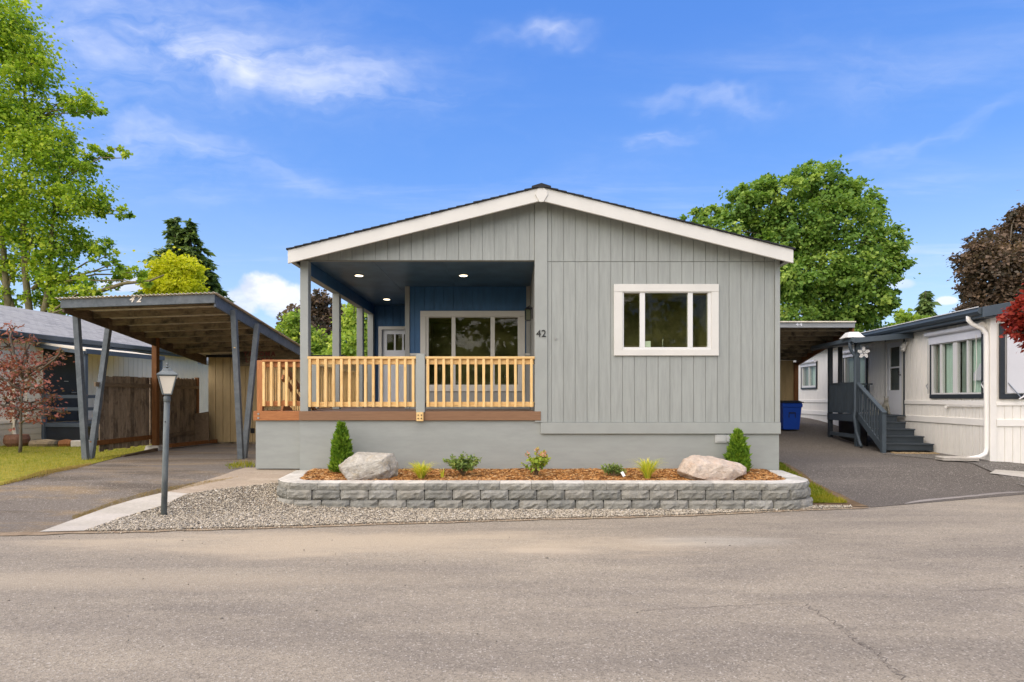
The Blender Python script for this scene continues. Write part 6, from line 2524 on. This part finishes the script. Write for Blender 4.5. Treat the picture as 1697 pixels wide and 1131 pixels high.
pp = [(512, 505, 15), (528, 495, 14), (545, 512, 20), (535, 535, 30), (552, 555, 26), (510, 535, 22), (492, 520, 14), (475, 528, 12), (560, 520, 12), (548, 590, 34), (520, 570, 26), (566, 545, 10)]
tree('plum_tree', 'dark purple leaved tree seen between the porch posts', 'tree', 40, 535, pp, .18, 15000, M_lf_purple, 75, .22, .42, .7, .2, shell=.3)
pb = [(583, 512, 12), (575, 540, 18), (600, 530, 24), (612, 560, 30), (585, 575, 30), (570, 600, 24), (620, 590, 34), (595, 620, 30), (640, 560, 26), (560, 560, 10), (590, 500, 7)]
tree('leafy_tree', 'fresh green tree between the second and last porch posts', 'tree', 30, 600, pb, .15, 18000, M_lf_mid, 76, .2, .42, .6, .2, shell=.35)
pc2 = [(1150, 362, 18), (1175, 355, 22), (1195, 385, 34), (1225, 340, 30), (1250, 318, 26), (1272, 312, 22), (1262, 350, 44), (1305, 320, 30), (1335, 300, 24), (1345, 285, 20), (1372, 283, 16), (1365, 310, 36), (1392, 318, 26),
       (1415, 328, 30), (1440, 338, 20), (1458, 342, 9), (1310, 380, 62), (1390, 370, 54), (1440, 385, 34), (1470, 395, 20), (1485, 408, 14), (1500, 402, 8), (1450, 430, 40), (1480, 445, 24), (1496, 448, 10), (1340, 450, 66), (1420, 460, 50), (1478, 470, 18), (1300, 460, 44),
       (1400, 515, 44), (1440, 500, 34), (1465, 510, 22), (1340, 520, 50), (1300, 520, 40), (1235, 395, 40), (1260, 430, 40), (1420, 545, 36), (1370, 560, 40), (1310, 560, 30), (1210, 440, 40)]
tree('chestnut_tree', 'large dense green broadleaf tree behind the house on the right', 'tree', 34, 1380, pc2, .20, 70000, M_lf_chest, 77, .5, .40, .55, .35, twigs=2, shell=.5, sig=.16, clump=60)
pq = [(1690, 350, 14), (1680, 378, 22), (1705, 380, 30), (1650, 400, 26), (1625, 412, 24), (1605, 425, 18), (1600, 445, 20), (1640, 440, 40), (1685, 440, 46), (1605, 475, 18), (1650, 480, 38), (1700, 500, 46), (1595, 490, 12), (1620, 500, 22), (1665, 515, 30), (1590, 520, 14), (1740, 420, 50), (1740, 360, 34), (1630, 530, 24)]
tree('purple_tree', 'large purple bronze tree behind the white home roof', 'tree', 31, 1675, pq, .16, 30000, M_lf_purple, 78, .35, .42, .6, .25, shell=.35, sig=.19, clump=40)
conifer('young_conifer', 'slim young conifer beyond the white home roof', 'tree', 46, [(1534, 482, 1.0)], 548, 21, 2600, .42, M_lf_con, 79, droop=.7, W_=.2, pw=.75)
ps = [(1500, 522, 9), (1512, 530, 12), (1525, 535, 10), (1490, 535, 12), (1505, 545, 14), (1545, 538, 9), (1480, 548, 14), (1462, 552, 12), (1530, 548, 12)]
tree('shrubby_tree', 'pale green shrubby tree below the slim conifer', 'tree', 42, 1508, ps, .22, 3500, M_lf_mid, 80, .12, .42, .6, .2, shell=.2)
pr_ = [(1690, 505, 12), (1700, 520, 20), (1684, 528, 14), (1695, 545, 18), (1680, 550, 8), (1715, 500, 24), (1722, 540, 30), (1740, 520, 40), (1705, 562, 12), (1760, 560, 40), (1770, 500, 40)]
tree('red_maple', 'crimson leaved maple reaching in at the front of the white home', 'tree', 9.6, 1775, pr_, .075, 7500, M_lf_red, 81, .06, .34, .5, .3, twigs=4, shell=.25, sig=.25, clump=18, dyf=.8)
# hedge growth behind the fence gap
pn = [(168, 660, 8), (166, 680, 9), (170, 700, 9), (172, 716, 7)]
tree('garden_shrub', 'green shrub peeking past the edge of the weathered fence', 'shrub', 18.5, 169, pn, .10, 700, M_lf_mid, 82, .03, .42, .7, .2)

# the wood across the road, behind the camera: it is what the windows reflect
rgw = np.random.default_rng(99)
wb = [((float(x), float(-24 - abs(rgw.normal(0, 3))), float(rgw.uniform(1.5, 7.0))), float(rgw.uniform(2.0, 3.6))) for x in rgw.uniform(-42, 42, 70)]
wc = blob_crown(wb, rgw, 16000, .7, .42, 30)
Vw = np.concatenate([q[0] for q in wc])
offs = np.cumsum([0] + [len(q[0]) for q in wc[:-1]])
np_mesh('woodland', Vw, np.concatenate([q[1] + o_ for q, o_ in zip(wc, offs)]), M_lf_chest, None, np.concatenate([np.repeat(q[2], 4) for q in wc]), kind='stuff')
